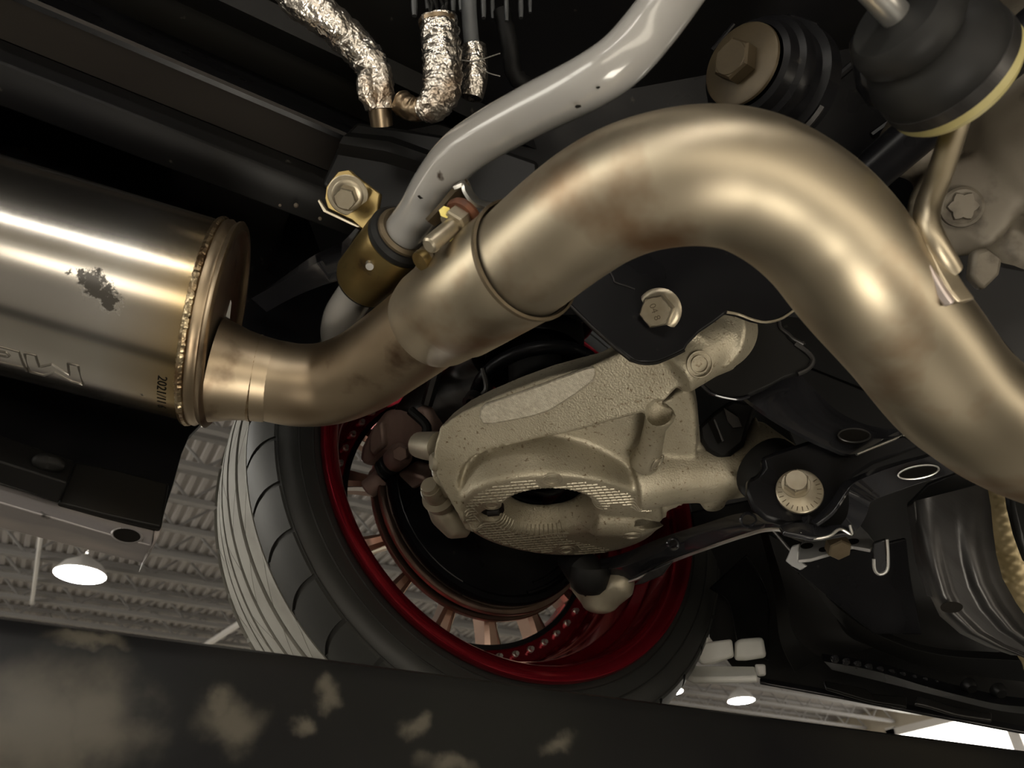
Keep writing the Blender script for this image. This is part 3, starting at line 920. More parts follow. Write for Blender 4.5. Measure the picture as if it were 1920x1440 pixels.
def mufflermat():
    m = M['muffler']
    nt = m.node_tree
    b = nt.nodes['Principled BSDF']
    N, L = nt.nodes.new, nt.links.new
    geo = N('ShaderNodeNewGeometry')
    ns = N('ShaderNodeTexNoise')
    ns.inputs['Scale'].default_value = 170
    ns.inputs['Detail'].default_value = 8
    ns.inputs['Roughness'].default_value = .7
    L(geo.outputs['Position'], ns.inputs['Vector'])
    vm = N('ShaderNodeVectorMath')
    vm.operation = 'MULTIPLY_ADD'
    vm.inputs[1].default_value = (.026, .026, .026)
    L(ns.outputs['Color'], vm.inputs[0])
    L(geo.outputs['Position'], vm.inputs[2])
    tot = None
    for px, py, r in ((172, 528, .0075), (186, 545, .006), (205, 567, .006), (150, 515, .004), (330, 720, .003), (262, 738, .002)):
        c = on_cyl(px, py) + Vector((.013, .013, .013))
        d = N('ShaderNodeVectorMath')
        d.operation = 'DISTANCE'
        d.inputs[1].default_value = c
        L(vm.outputs[0], d.inputs[0])
        mr = N('ShaderNodeMapRange')
        mr.interpolation_type = 'SMOOTHSTEP'
        mr.inputs['From Min'].default_value = r * 1.25
        mr.inputs['From Max'].default_value = r * .75
        mr.inputs['To Max'].default_value = .45 if py == 400 or py == 402 else .95
        L(d.outputs['Value'], mr.inputs['Value'])
        if tot is None: tot = mr.outputs[0]
        else:
            mx = N('ShaderNodeMath')
            mx.operation = 'MAXIMUM'
            L(tot, mx.inputs[0])
            L(mr.outputs[0], mx.inputs[1])
            tot = mx.outputs[0]
    # golden heat tint towards the welded end
    sx = N('ShaderNodeVectorMath')
    sx.operation = 'DOT_PRODUCT'
    sx.inputs[1].default_value = XA
    L(geo.outputs['Position'], sx.inputs[0])
    hr = N('ShaderNodeMapRange')
    hr.inputs['From Min'].default_value = c0.dot(XA) - .045
    hr.inputs['From Max'].default_value = c0.dot(XA)
    L(sx.outputs['Value'], hr.inputs['Value'])
    old = b.inputs['Base Color'].links[0].from_socket
    m0 = N('ShaderNodeMix')
    m0.data_type = 'RGBA'
    L(hr.outputs[0], m0.inputs['Factor'])
    L(old, m0.inputs['A'])
    m0.inputs['B'].default_value = (.50, .37, .19, 1)
    mix = N('ShaderNodeMix')
    mix.data_type = 'RGBA'
    L(tot, mix.inputs['Factor'])
    L(m0.outputs['Result'], mix.inputs['A'])
    mix.inputs['B'].default_value = (.02, .016, .012, 1)
    L(mix.outputs['Result'], b.inputs['Base Color'])
    mm = N('ShaderNodeMath')
    mm.operation = 'SUBTRACT'
    mm.inputs[0].default_value = 1.0
    L(tot, mm.inputs[1])
    L(mm.outputs[0], b.inputs['Metallic'])
mufflermat()
def lx(prof):                                      # (r, x) profile on the muffler axis
    return [(r, x) for r, x in prof]
m = MB().lathe([(0, -.62), (MR, -.62), (MR, XE - .03), (MR, XE)], c0, XA, 128)
for i in range(-128, 0):
    m.v[i] = m.v[i] - XA * ((m.v[i] - c0).dot(CA) / XA.dot(CA)) + XA * .004
m.build('barrel', M['muffler'], ex, smooth=50)
MB().lathe([(MR + .0005, XE + .002), (MR + .0022, XE + .003), (MR + .0026, XE + .0055), (MR + .001, XE + .0075), (MR + .0006, XE + .009), (MR + .0024, XE + .011), (MR + .0028, XE + .0125), (MR + .001, XE + .014),
           (MR - .003, XE + .014), (MR - .005, XE + .011), (MR - .012, XE + .009), (.0, XE + .009)], c0, CA, 128).build('end_cap', M['blued'], ex, smooth=50)
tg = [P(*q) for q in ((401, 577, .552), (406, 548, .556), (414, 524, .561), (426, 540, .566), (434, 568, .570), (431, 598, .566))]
MB().prism(tg, CA * -.002).build('painted_cap_glint', M['foam'], ex, smooth=0)  # pale plate imitating a bright reflection on the cap
# lumpy weld bead
m = MB()
pts, rs = [], []
for i in range(361):
    a = 2 * PI * i / 360
    q = .6 * noise.noise(Vector((math.cos(a) * 30, math.sin(a) * 30, 1.0)))
    rad = XU * math.cos(a) + XV * math.sin(a)
    rad = (rad - CA * rad.dot(CA)).normalized()
    pts.append(c0 + CA * (q * .0008) + rad * (MR + .0008))
    rs.append(.0027 + .00025 * math.sin(i * 2.1) + .0007 * q)
m.tube(pts, rs, 8, cap=False).build('weld_bead', M['weld'], ex)
# outlet pipe
cap0 = P(446, 704, .548)
n0 = P(418, 697, .545)
nax = (P(500, 713, .552) - n0).normalized()
MB().lathe([(.0375, -.006), (.035, .004), (.0325, .012), (.0308, .022), (.0298, .034)], n0, nax, 64).build('outlet_neck', M['blued'], ex, smooth=60)
path = [P(425, 699, .546), cap0, P(500, 712, .552), P(560, 722, .553), P(620, 718, .553), P(680, 695, .545), P(740, 655, .53), P(800, 611, .508), P(850, 573, .487), P(905, 532, .463)]
cp = catmull(path, 8)
rr = [.0290 + .0020 * i / (len(cp) - 1) for i in range(len(cp))]
MB().hollow(cp, rr, .002, 48).build('outlet_pipe', M['blued'], ex, smooth=60)
MB().lathe([(.0285, -.003), (.0312, -.001), (.0315, .001), (.0292, .003)], cp[13], cp[14] - cp[12], 48).build('neck_weld', M['weld'], ex)
# expanded slip end
i0 = 50
e0, e1 = P(822, 594, .499), P(987, 487, .428)
dv = (e1 - e0)
MB().lathe([(.0306, -.012), (.0322, -.006), (.0334, 0), (.0340, dv.length * .22), (.0352, dv.length * .25), (.0352, dv.length * .98), (.0335, dv.length)], e0, dv, 64).build('slip_joint', M['steel'], ex, smooth=50)
MB().lathe([(.0346, dv.length * .985), (.0362, dv.length * .99), (.0362, dv.length * 1.015), (.0346, dv.length * 1.02)], e0, dv, 64).build('gasket_ring', M['boltdark'], ex, smooth=40)
# embossed outline letters, read upside down from here
def ridge(pts, r, parent, name, m, closed=True):
    P3 = [on_cyl(*q) for q in pts]
    if closed: P3 = P3 + [P3[0]]
    d = []
    for a, b in zip(P3, P3[1:]):
        for i in range(4):
            d.append(lerp(a, b, i / 4))
    d.append(P3[-1])
    return MB().tube(d, r, 6).build(name, m, parent)
z5 = lambda x, y: (x / 5.333, 620 + y / 5.333)
Mpts = [z5(*q) for q in ((245, 222), (355, 245), (395, 362), (520, 335), (695, 440), (680, 328), (782, 348), (835, 540), (720, 508), (548, 415), (440, 447), (300, 410))]
Epts = [z5(*q) for q in ((-260, 90), (190, 212), (235, 335), (270, 405), (255, 370), (-10, 310), (-250, 240))]
ridge(Mpts, .0008, ex, 'letter_m', M['emboss'])
ridge(Epts, .0008, ex, 'letter_e', M['emboss'])
ridge([z5(*q) for q in ((-200, 170), (60, 220), (95, 250), (70, 262), (-60, 240), (-190, 215))], .0008, ex, 'letter_e_bar', M['emboss'])
# printed date stamp running round the barrel
tv, tf = text_mesh('2021/11 6', 1.0)
wd = max(v.x for v in tv)
pa, pb, pc = on_cyl(309, 706), on_cyl(318, 768), on_cyl(300, 708)
ang = lambda p: math.atan2((p - c0).dot(XV), -(p - c0).dot(XU))
A0, A1, xx0, xx1, hgt = ang(pa), ang(pb), (pa - c0).dot(XA) - .004, (pb - c0).dot(XA) - .0075, .0058
m = MB()
m.add([c0 + XA * (lerp(xx0, xx1, v.x / wd) + v.y / .7 * hgt) + (-XU * math.cos(lerp(A0, A1, v.x / wd)) + XV * math.sin(lerp(A0, A1, v.x / wd))) * (MR + .00025) for v in tv], tf)
m.build('date_stamp', M['ink'], ex, smooth=0, recalc=False)
# ================================================================ big bend
pp = thing('exhaust_pipe', 'large golden stainless exhaust pipe arching over with welded hanger rod', 'exhaust pipe', P(1310, 330, .40))
path = [P(960, 508, .442), P(985, 488, .428), P(1060, 427, .408), P(1130, 379, .393), P(1210, 346, .380), P(1310, 331, .369), P(1400, 342, .366), P(1480, 382, .366), P(1550, 442, .367), P(1617, 527, .371), P(1700, 625, .386), P(1775, 722, .401), P(1830, 770, .411), P(1885, 808, .420), P(1960, 842, .430), P(2080, 880, .44), P(2300, 920, .465), P(2700, 980, .50), P(3400, 1060, .56)]
MB().hollow(catmull(path, 8), .0327, .002, 64).build('bend', M['steel'], pp, smooth=60)
path = [P(1785, 172, .362), P(1800, 190, .362), P(1797, 215, .362), P(1782, 265, .362), P(1760, 330, .36), P(1740, 385, .356), P(1738, 420, .352), P(1750, 452, .350), P(1766, 482, .351), P(1780, 508, .354)]
MB().tube(catmull(path, 6), .0058, 18).build('hanger_rod', M['steel'], pp)
m = MB()
rows = []
for off, q in ((0, ((1712, 462), (1722, 490), (1738, 520), (1756, 550), (1776, 574))), (-.004, ((1735, 456), (1748, 484), (1764, 514), (1782, 545), (1802, 568))), (0, ((1762, 450), (1776, 478), (1794, 508), (1812, 536), (1830, 560)))):
    rows.append([P(x, y, .350 + off) for x, y in q])
m.ruled(rows, .010).build('weld_saddle', M['steel'], pp, smooth=50, bevel=.001)
r1 = [P(x, y, .346) for x, y in ((1708, 464), (1718, 492), (1733, 521), (1750, 550), (1770, 577))]
r2 = [P(x, y, .343) for x, y in ((1722, 456), (1736, 484), (1752, 514), (1769, 543), (1789, 570))]
MB().ruled([r1, r2], .007).build('saddle_lit_strip', M['saddle'], pp, smooth=50, bevel=.001)  # brighter strip painting in the saddle's lit left face
# ================================================================ pipe clamp
cl = thing('pipe_clamp', 'bent steel pipe clamp with rusty nut and yellow paint marks', 'pipe clamp', P(865, 430, .46))
zc = lambda x, y: (780 + x / 9.6, 330 + y / 9.6)
g3, n3 = pplane((800, 410, .455), (930, 380, .450), (870, 440, .452))
d = lambda L_, off=0: [g3(*zc(*q)) + n3 * off for q in L_]
# folded tab: back leaf, fold, wave down to the pipe
r1 = d(((170, 770), (430, 490), (620, 250), (880, 30)), .0)
r2 = d(((240, 850), (520, 560), (730, 320), (960, 130)), -.004)
r3 = d(((330, 900), (640, 640), (840, 430), (1010, 260)), .002)
MB().ruled([r1, r2, r3], .002).build('folded_tab', M['boltdark'], cl, smooth=60)
r1 = [g3(*zc(*q)) for q in ((880, 25), (960, 110), (1040, 290), (1180, 430), (1400, 480))]
r2 = [g3(*zc(*q)) - n3 * .006 for q in ((700, 240), (880, 180), (930, 330), (1080, 520), (1280, 600))]
MB().ruled([catmull(r1, 4), catmull(r2, 4)], .0022).build('wave_leaf', M['chrome'], cl, smooth=60)
slab([zc(*q) for q in ((620, 540), (740, 450), (900, 440), (1040, 540), (1075, 640), (1010, 840), (930, 900), (860, 980), (700, 900))], ((800, 410, .448), (930, 380, .443), (870, 440, .446)), .004, 'slotted_plate', M['bolt'], cl, .0012, holes=[[zc(*q) for q in ((740, 500), (850, 570), (960, 680), (940, 730), (860, 640), (760, 550))]])
a, b = P(882, 397, .447), P(803, 462, .425)
ax = (b - a).normalized()
MB().tube([a, b - ax * .003, b - ax * .001, b], [.0052, .0052, .0048, .0036], 20).build('stud', M['bolt'], cl)
hx = a + ax * .008
MB().lathe([(.0, 0), (.0118, 0), (.0122, .002), (.0108, .0045), (0, .0045)], hx - ax * .003, ax, 28).build('washer', M['rust'], cl)
MB().hexa(hx + ax * .0012, ax, .0094, .008).build('nut', M['bolt'], cl, smooth=20)
for q, s in (((524, 650), .0035), ((625, 1115), .0025)):
    c = P(*zc(*q), .4345)
    MB().add([c + v * s for v in (RX * .9 + RY * .2, RX * .3 + RY * 1.0, -RX * .7 + RY * .6, -RX * 1.0 - RY * .3, -RX * .2 - RY * 1.0, RX * .7 - RY * .7)] + [c + RZ * .003], [(0, 1, 2, 3, 4, 5), (0, 1, 6), (1, 2, 6), (2, 3, 6), (3, 4, 6), (4, 5, 6), (5, 0, 6)]).build('paint_mark', M['yink'], cl, smooth=0)
a, b = P(842, 455, .462), P(798, 484, .452)
MB().tube([lerp(a, b, i / 12) for i in range(13)], [.0062 + .0007 * (i % 2) for i in range(13)], 16).build('lower_bolt', M['boltdark'], cl)
MB().lathe([(0, 0), (.0062, 0), (.0066, .002), (.006, .005), (0, .0055)], b, b - a, 20).build('lower_bolt_head', M['gold'], cl)
# ================================================================ sway bar
sb = thing('sway_bar', 'light grey painted sway bar bending down through a gold bushing bracket', 'sway bar', P(860, 290, .46))
path = [P(1330, -110, .365), P(1285, -40, .372), P(1222, 48, .380), P(1165, 112, .383), P(1100, 156, .390), P(1000, 206, .412), P(910, 256, .435), P(855, 296, .452), P(815, 348, .470), P(785, 400, .488), P(755, 440, .505), P(722, 478, .525), P(690, 522, .545), P(662, 560, .56), P(640, 598, .57), P(638, 640, .585), P(670, 668, .60), P(760, 690, .64)]
MB().tube(catmull(path, 8), .0137, 40).build('bar', M['greypaint'], sb, smooth=60)
g, nn = pplane((1210, 80, .39), (1250, 60, .385), (1240, 100, .39))
MB().prism([g(*q) for q in ((1205, 60), (1238, 55), (1250, 66), (1250, 82), (1243, 92), (1228, 94), (1196, 98))], nn * .006).build('weld_tab', M['greypaint'], sb, smooth=0, bevel=.0015)
for px, py, d_, s in ((790, 369, .462, .0022), (1083, 200, .381, .0016), (1122, 164, .375, .0009)):
    c = P(px, py, d_)
    n_ = 7
    vs = [c + (RX * math.cos(k * 2 * PI / n_) * 1.4 + RY * math.sin(k * 2 * PI / n_) * .7) * s * random.uniform(.6, 1.1) for k in range(n_)]
    MB().add(vs + [c + RZ * .002], [tuple(range(n_))] + [(k, (k + 1) % n_, n_) for k in range(n_)]).build('paint_chip', M['ink'], sb, smooth=0)
# bushing bracket
bb = thing('bushing_bracket', 'gold zinc bracket clamping the grey bar with black rubber bushing', 'bracket', P(715, 450, .52))
a, b = P(768, 424, .498), P(676, 538, .553)
ax = (b - a).normalized()
L_ = (b - a).length
MB().lathe([(.0135, .006), (.0165, .004), (.0185, .006), (.0188, .010), (.0165, .011)], a, ax, 40).build('steel_collar', M['boltdark'], bb)
MB().lathe([(.0145, .008), (.0200, .008), (.0225, .0105), (.0225, .0145), (.0205, .017), (.0145, .017)], a, ax, 40, closed=True).build('rubber_bushing', M['rubber'], bb)
MB().lathe([(.0190, .015), (.0220, .016), (.0228, .019), (.0228, L_ - .012), (.0218, L_ - .009), (.0185, L_ - .008), (.0185, .018)], a, ax, 48, closed=True).build('clamp_shell', M['gold'], bb, smooth=50)
MB().lathe([(.0142, L_ - .012), (.0215, L_ - .011), (.0212, L_ - .007), (.0142, L_ - .006)], a, ax, 40, closed=True).build('rubber_lip', M['rubber'], bb)
slab(((622, 334), (632, 322), (656, 318), (664, 326), (712, 362), (706, 400), (698, 440), (680, 432), (660, 414), (614, 392), (608, 372), (611, 350)), ((620, 350, .535), (700, 370, .522), (650, 410, .528)), .004, 'mounting_plate', M['gold'], bb, .001)
slab(((598, 372), (612, 393), (660, 416), (674, 424), (672, 427), (657, 421), (606, 397), (595, 376)), ((620, 350, .531), (700, 370, .518), (650, 410, .524)), .003, 'plate_edge', M['bolt'], bb, .0008)
slab(((640, 454), (654, 440), (668, 424), (676, 430), (662, 452), (648, 478), (654, 484), (650, 492), (638, 484)), ((640, 450, .545), (670, 430, .538), (650, 480, .545)), .006, 'side_lug', M['gloss'], bb, .001)
slab(((695, 505), (750, 485), (765, 500), (775, 540), (755, 560), (730, 566), (705, 560), (690, 545)), ((700, 520, .565), (760, 500, .56), (730, 560, .565)), .003, 'lower_flange', M['gloss'], bb, .001)
c = P(724, 536, .563)
MB().lathe([(.0, -.0015), (.010, -.001), (.0115, 0), (.0115, .002), (0, .002)], c, -RZ - RY * .2, 24, sx=.6).build('threaded_hole', M['satin'], bb)
def bolt(parent, c, ax, r, name='bolt', m='bolt', flange=1.45, hgt=.9, washer=None, ref=None, rot=0.2):
    """flanged hex bolt; c on the seat surface, ax pointing out of it"""
    ax = Vector(ax).normalized()
    q = MB().lathe([(0, 0), (r * flange, 0), (r * flange * 1.02, r * .1), (r * flange * .92, r * .2), (r * 1.0, r * .26), (0, r * .26)], c, ax, 32)
    o = q.build(name, M[m], parent, smooth=30)
    MB().hexa(Vector(c) + ax * r * .2, ax, r, r * hgt, ref, rot).lathe([(r * .82, r * (hgt + .19)), (r * .80, r * (hgt + .235)), (0, r * (hgt + .235))], c, ax, 24).build('bolt_head', M[m], o, smooth=25)
    if washer:
        MB().lathe([(r * .5, -r * .12), (r * washer, -r * .12), (r * washer * 1.01, -r * .02), (r * washer * .97, r * .04), (r * .5, r * .04)], c, ax, 36).build('washer', M[m], o, smooth=30)
    return o
bx_ = P(652, 366, .522)
bolt(bb, bx_, P(640, 382, .502) - bx_, .0078, 'bolt', 'bolt', 1.35, 1.25, 1.75)
q = P(712, 474, .515)
MB().lathe([(.0, 0), (.0075, 0), (.0065, .004), (.0035, .011), (.0028, .014), (0, .014)], q, P(690, 500, .50) - q, 20).build('grease_nipple', M['rubber'], bb)
q2 = P(695, 492, .505)
MB().tube([q2, P(693, 500, .499)], [.0032, .0026], 14).build('nipple_tip', M['chrome'], bb)
# ================================================================ foil sleeves
def foil(path, r, seed, seg=26, step=14):
    cp = catmull(path, step)
    def wob(i, k):
        a = 2 * PI * k / seg
        return .13 * noise.noise(Vector((i * .33, math.cos(a) * 2.2, math.sin(a) * 2.2 + seed))) + .06 * noise.noise(Vector((i * .9, math.cos(a) * 5, math.sin(a) * 5 + seed)))
    if not isinstance(r, (list, tuple)): r = [r] * len(cp)
    else: r = [lerp(r[min(int(i / (len(cp) - 1) * (len(r) - 1)), len(r) - 2)], r[min(int(i / (len(cp) - 1) * (len(r) - 1)), len(r) - 2) + 1], (i / (len(cp) - 1) * (len(r) - 1)) % 1 if i < len(cp) - 1 else 1) for i in range(len(cp))]
    return MB().tube(cp, r, seg, wob=wob)
f1 = thing('foil_wrapped_hose', 'crinkled foil-wrapped hose curving down from the upper left, end folded open', 'foil hose', P(700, 200, .56))
foil([P(400, -130, .52), P(470, -85, .525), P(530, -40, .53), P(560, 0, .535), P(608, 32, .54), P(652, 72, .55), P(690, 112, .555), P(706, 152, .56), P(713, 205, .565)], [.0125, .0125, .0125, .013, .0128, .0128, .0125, .0122, .011], 1).build('foil_sleeve', M['foil'], f1, smooth=70)
foil([P(694, 128, .545), P(684, 150, .545), P(688, 180, .548), P(700, 204, .55)], [.002, .0058, .0062, .003], 9, 14).build('foil_fold', M['foil'], f1, smooth=70)
MB().tube([P(712, 200, .568), P(716, 236, .574)], [.0088, .0082], 18).build('braided_end', M['blued'], f1)
f2 = thing('foil_wrapped_hose', 'upright foil-wrapped hose with frayed open top, between the other two foil sleeves', 'foil hose', P(815, 200, .55))
cp = [P(822, 36, .55), P(826, 80, .55), P(830, 130, .55), P(828, 168, .55), P(812, 198, .55), P(792, 206, .555)]
foil(cp, [.0135, .0137, .0137, .0136, .0118, .0085], 4).build('foil_sleeve', M['foil'], f2, smooth=70)
foil([P(800, 200, .555), P(776, 206, .56), P(752, 192, .565)], [.0085, .0085, .009], 6).build('braided_end', M['blued'], f2, smooth=70)
m = MB()
for k in range(9):
    a = k * .7
    m.tube([P(818 + 12 * math.cos(a), 42, .55 + .008 * math.sin(a)), P(822 + 16 * math.cos(a + .4), 18 - 6 * (k % 3), .55 + .01 * math.sin(a)), P(812 + 20 * math.cos(a), -30, .56)], .0011, 6)
m.build('frayed_wire', M['rubber'], f2)
MB().lathe([(.0128, 0), (.0141, .0005), (.0138, .003), (.012, .003)], P(821, 38, .55), P(826, 80, .55) - P(822, 36, .55), 22).build('scorched_rim', M['blued'], f2)
f3 = thing('foil_wrapped_cable', 'short foil cup around a black cable right of the upright foil hose', 'foil hose', P(888, 190, .57))
foilc = catmull([P(886, 88, .575), P(890, 120, .575), P(890, 150, .575), P(884, 184, .575)], 8)
MB().hollow(foilc, [.0100 - .0016 * (i / (len(foilc) - 1)) ** 3 for i in range(len(foilc))], .0012, 24).build('foil_cup', M['foil'], f3, smooth=70)
MB().tube(catmull([P(878, -40, .575), P(880, 30, .575), P(886, 100, .577), P(888, 150, .577)], 5), .0058, 16).build('cable', M['greyplastic'], f3)
for q in (((858, 112), (892, 114), (938, 100)), ((892, 118), (915, 136), (938, 143))):
    MB().tube(catmull([P(x, y, .565) for x, y in q], 6), .0005, 6).build('loose_wire', M['wire'], f3)
# harness connectors hanging at the top
hc = thing('wiring_harness', 'dark comb of cable ends hanging at the top beside the foil sleeves', 'wiring harness', P(900, 20, .59))
for i, (x, w_, h_) in enumerate(((775, 16, 30), (800, 14, 18), (848, 14, 22), (862, 12, 20), (905, 14, 34), (922, 12, 36), (948, 12, 40), (975, 14, 34), (992, 10, 24))):
    z0 = .60 + .01 * (i % 3)
    a, b = P(x, -60, z0), P(x + 2, h_, z0)
    MB().tube([a, lerp(a, b, .5), lerp(a, b, .8), b], [w_ * z0 / FPX * .5, w_ * z0 / FPX * .5, w_ * z0 / FPX * .56, w_ * z0 / FPX * .42], 10, sq=(1, .7)).build('cable_end', M['greyplastic'], hc)
MB().tube(catmull([P(940, 20, .62), P(955, 80, .62), P(965, 140, .63), P(1000, 170, .64)], 5), [.007 + .0008 * (i % 2) for i in range(16)], 12).build('corrugated_conduit', M['matte'], hc)
# ================================================================ subframe mount bolt at top
sm = thing('subframe_mount', 'black subframe mount with large washer and brown hex bolt above the bend', 'mount', P(1400, 150, .56))
c = P(1393, 123, .54)
ax = (-RZ * .62 - (RX * .95 + RY * .12) * .78).normalized()
MB().lathe([(0, 0), (.0285, 0), (.0292, .001), (.0288, .0028), (.027, .0036), (0, .0036)], c, ax, 48).build('washer', M['mountbolt'], sm, smooth=40)
MB().hexa(c + ax * .004, ax, .0148, .011, (0, 0, 1), .5).lathe([(.012, .0148), (.0115, .0155), (0, .0155)], c, ax, 24).build('bolt_head', M['mountbolt'], sm, smooth=20)
MB().lathe([(.030, -.002), (.034, -.004), (.036, -.012), (.040, -.014), (.042, -.020), (.0405, -.026), (.0405, -.034), (.046, -.036), (.046, -.05), (0, -.05), (0, -.004)], c, ax, 56).build('cup', M['black'], sm, smooth=35)
MB().lathe([(.0468, -.037), (.0485, -.040), (.0468, -.044)], c, ax, 24, a0=2.2, a1=3.6).build('bright_edge', M['shield'], sm)
slab(((1440, 60), (1480, 20), (1540, 40), (1530, 110), (1480, 220), (1420, 260), (1380, 240), (1450, 180)), ((1440, 60, .60), (1530, 60, .60), (1440, 200, .60)), .02, 'bracket_leaf', M['black'], sm, .003)
# ================================================================ rubber hanger
hg = thing('exhaust_hanger', 'round black rubber exhaust hanger with yellowed lip and steel pin, top right', 'hanger', P(1720, 100, .35))
c = P(1742, 95, .345)
ax = (P(1800, 165, .362) - P(1660, 15, .335)).normalized()
MB().lathe([(0, -.026), (.020, -.026), (.024, -.022), (.0245, -.014), (.0215, -.010), (.0265, -.006), (.030, .002), (.0305, .010), (.0285, .0125), (0, .0125)], c, ax, 56).build('rubber_body', M['rubber'], hg, smooth=45)
MB().lathe([(.0290, .009), (.0307, .0095), (.0309, .0160), (.0290, .0170)], c, ax, 56).build('steel_band', M['shield'], hg)
MB().lathe([(.020, .0165), (.0300, .0168), (.0305, .0205), (.0285, .0240), (.018, .0255)], c, ax, 56).build('plastic_lip', M['yellow'], hg)
MB().tube([c - ax * .060, c - ax * .02], .0062, 20).lathe([(.0066, -.060), (.0066, -.056), (.0062, -.056)], c, ax, 20).build('pin', M['chrome'], hg)
slab(((1625, 150), (1608, 60), (1640, 30), (1800, 60), (1780, 190), (1700, 200), (1650, 190)), ((1620, 60, .372), (1800, 60, .378), (1650, 190, .372)), .012, 'backing_plate', M['black'], hg, .004)
# ================================================================ differential housing, far right
df = thing('differential_housing', 'dusty brown cast differential housing with star-drive bolt behind hanger rod', 'differential', P(1880, 360, .60))
m = MB()
m.tube([P(1660, 265, .60), P(1760, 285, .60), P(1860, 330, .60), P(1990, 360, .60)], [.022, .026, .034, .04], 24)
m.lathe([(0, -.10), (.06, -.09), (.10, -.05), (.115, 0), (.10, .05), (0, .08)], P(2010, 230, .60), RZ, 40)
m.lathe([(0, -.05), (.05, -.045), (.075, -.02), (.08, 0), (0, .05)], P(1910, 400, .62), RZ, 40)
m.tube([P(1800, 390, .57), P(1800, 390, .63)], .036, 24)
o = m.build('casting', M['diff'], df)
cast(o, .004, 8)
c = P(1804, 388, .566)
ax = (-RZ - RX * .3 + RY * .1).normalized()
MB().lathe([(0, -.01), (.0135, -.01), (.0148, -.001), (.0145, .001), (.0125, .002), (.0115, .0015), (0, .0015)], c, ax, 36).build('bolt_boss', M['diff'], df)
st = []
for k in range(24):
    a = 2 * PI * k / 24
    st.append(.0098 + .0014 * math.cos(6 * a))
u = (RX - ax * RX.dot(ax)).normalized()
v = ax.cross(u)
vs = [c + ax * .001 + (u * math.cos(2 * PI * k / 24) + v * math.sin(2 * PI * k / 24)) * st[k] for k in range(24)] + [c + ax * .0045 + (u * math.cos(2 * PI * k / 24) + v * math.sin(2 * PI * k / 24)) * st[k] * .92 for k in range(24)]
MB().add(vs, [tuple(range(24, 48))] + [(k, (k + 1) % 24, 24 + (k + 1) % 24, 24 + k) for k in range(24)]).build('star_bolt', M['diff'], df, smooth=25)
# dark struts behind hanger
slab(((1850, 75), (1930, 10), (1930, 45), (1860, 100)), ((1850, 75, .66), (1930, 10, .66), (1860, 110, .66)), .01, 'brace_strip', M['black'], df, .001)
slab(((1745, 440), (1835, 455), (1880, 490), (1935, 500), (1935, 720), (1870, 640), (1800, 560)), ((1750, 440, .58), (1930, 500, .58), (1800, 560, .58)), .03, 'lower_web', M['black'], df, .004)
slab(((1828, 470), (1850, 462), (1882, 486), (1876, 515), (1846, 545), (1822, 520)), ((1828, 470, .55), (1882, 486, .55), (1846, 545, .55)), .01, 'brown_lug', M['diff'], df, .003)
# ================================================================ subframe brackets
sf = thing('subframe_bracket', 'black steel subframe bracket under the bend holding the arm eye with a hex bolt', 'bracket', P(1280, 560, .57))
aA = ((1080, 560, .545), (1480, 560, .575), (1220, 680, .535))
slab(((1015, 520), (1068, 570), (1110, 612), (1150, 648), (1182, 673), (1205, 680), (1232, 679), (1262, 667), (1284, 656), (1290, 645), (1312, 622), (1340, 603), (1362, 586), (1384, 590), (1410, 600), (1435, 605), (1462, 599), (1480, 588), (1494, 578), (1500, 550), (1440, 420), (1240, 380), (1060, 450)), aA, .005, 'front_plate', M['black'], sf, .0016)
g, nn = pplane(*aA)
# rolled bright edge along the lower rim
ed = [g(*q) - nn * .0006 for q in ((1362, 586), (1384, 590), (1410, 600), (1435, 605), (1462, 599), (1480, 588), (1494, 578))]
MB().tube(catmull(ed, 3), .0011, 8).build('cut_edge', M['bolt'], sf)
ed = [g(*q) + nn * .001 for q in ((1066, 568), (1110, 611), (1150, 647), (1182, 672))]
MB().tube(ed, .0009, 8).build('cut_edge', M['shield'], sf)
MB().tube(catmull([g(*q) + nn * .001 for q in ((1182, 672), (1205, 680), (1232, 679), (1262, 667), (1284, 656))], 4), .0012, 8).build('rolled_edge', M['satin'], sf)
MB().tube(catmull([g(*q) - nn * .0004 for q in ((1140, 503), (1150, 522), (1153, 530), (1172, 536), (1190, 543))], 3), .0007, 6).build('surface_scratch', M['shield'], sf)
bc = g(1236, 582)
bolt(sf, bc, P(1214, 588, .50) - P(1240, 580, .545), .0122, 'bolt', 'bolt', 1.30, 1.0, None, None, .35)
# bolt head mark
tv, tf = text_mesh('04 8', 1)
axb = (P(1214, 588, .50) - P(1240, 580, .545)).normalized()
uu = (RX * .35 + RY * .94)
uu = (uu - axb * uu.dot(axb)).normalized()
vv = axb.cross(uu)
hc_ = bc + axb * (.0122 * 1.25)
mx_ = max(v_.x for v_ in tv)
MB().add([hc_ + uu * (v_.x / mx_ - .5) * .012 - vv * -(v_.y / .7 - .5) * .0045 for v_ in tv], tf).build('head_mark', M['boltdark'], sf, smooth=0, recalc=False)
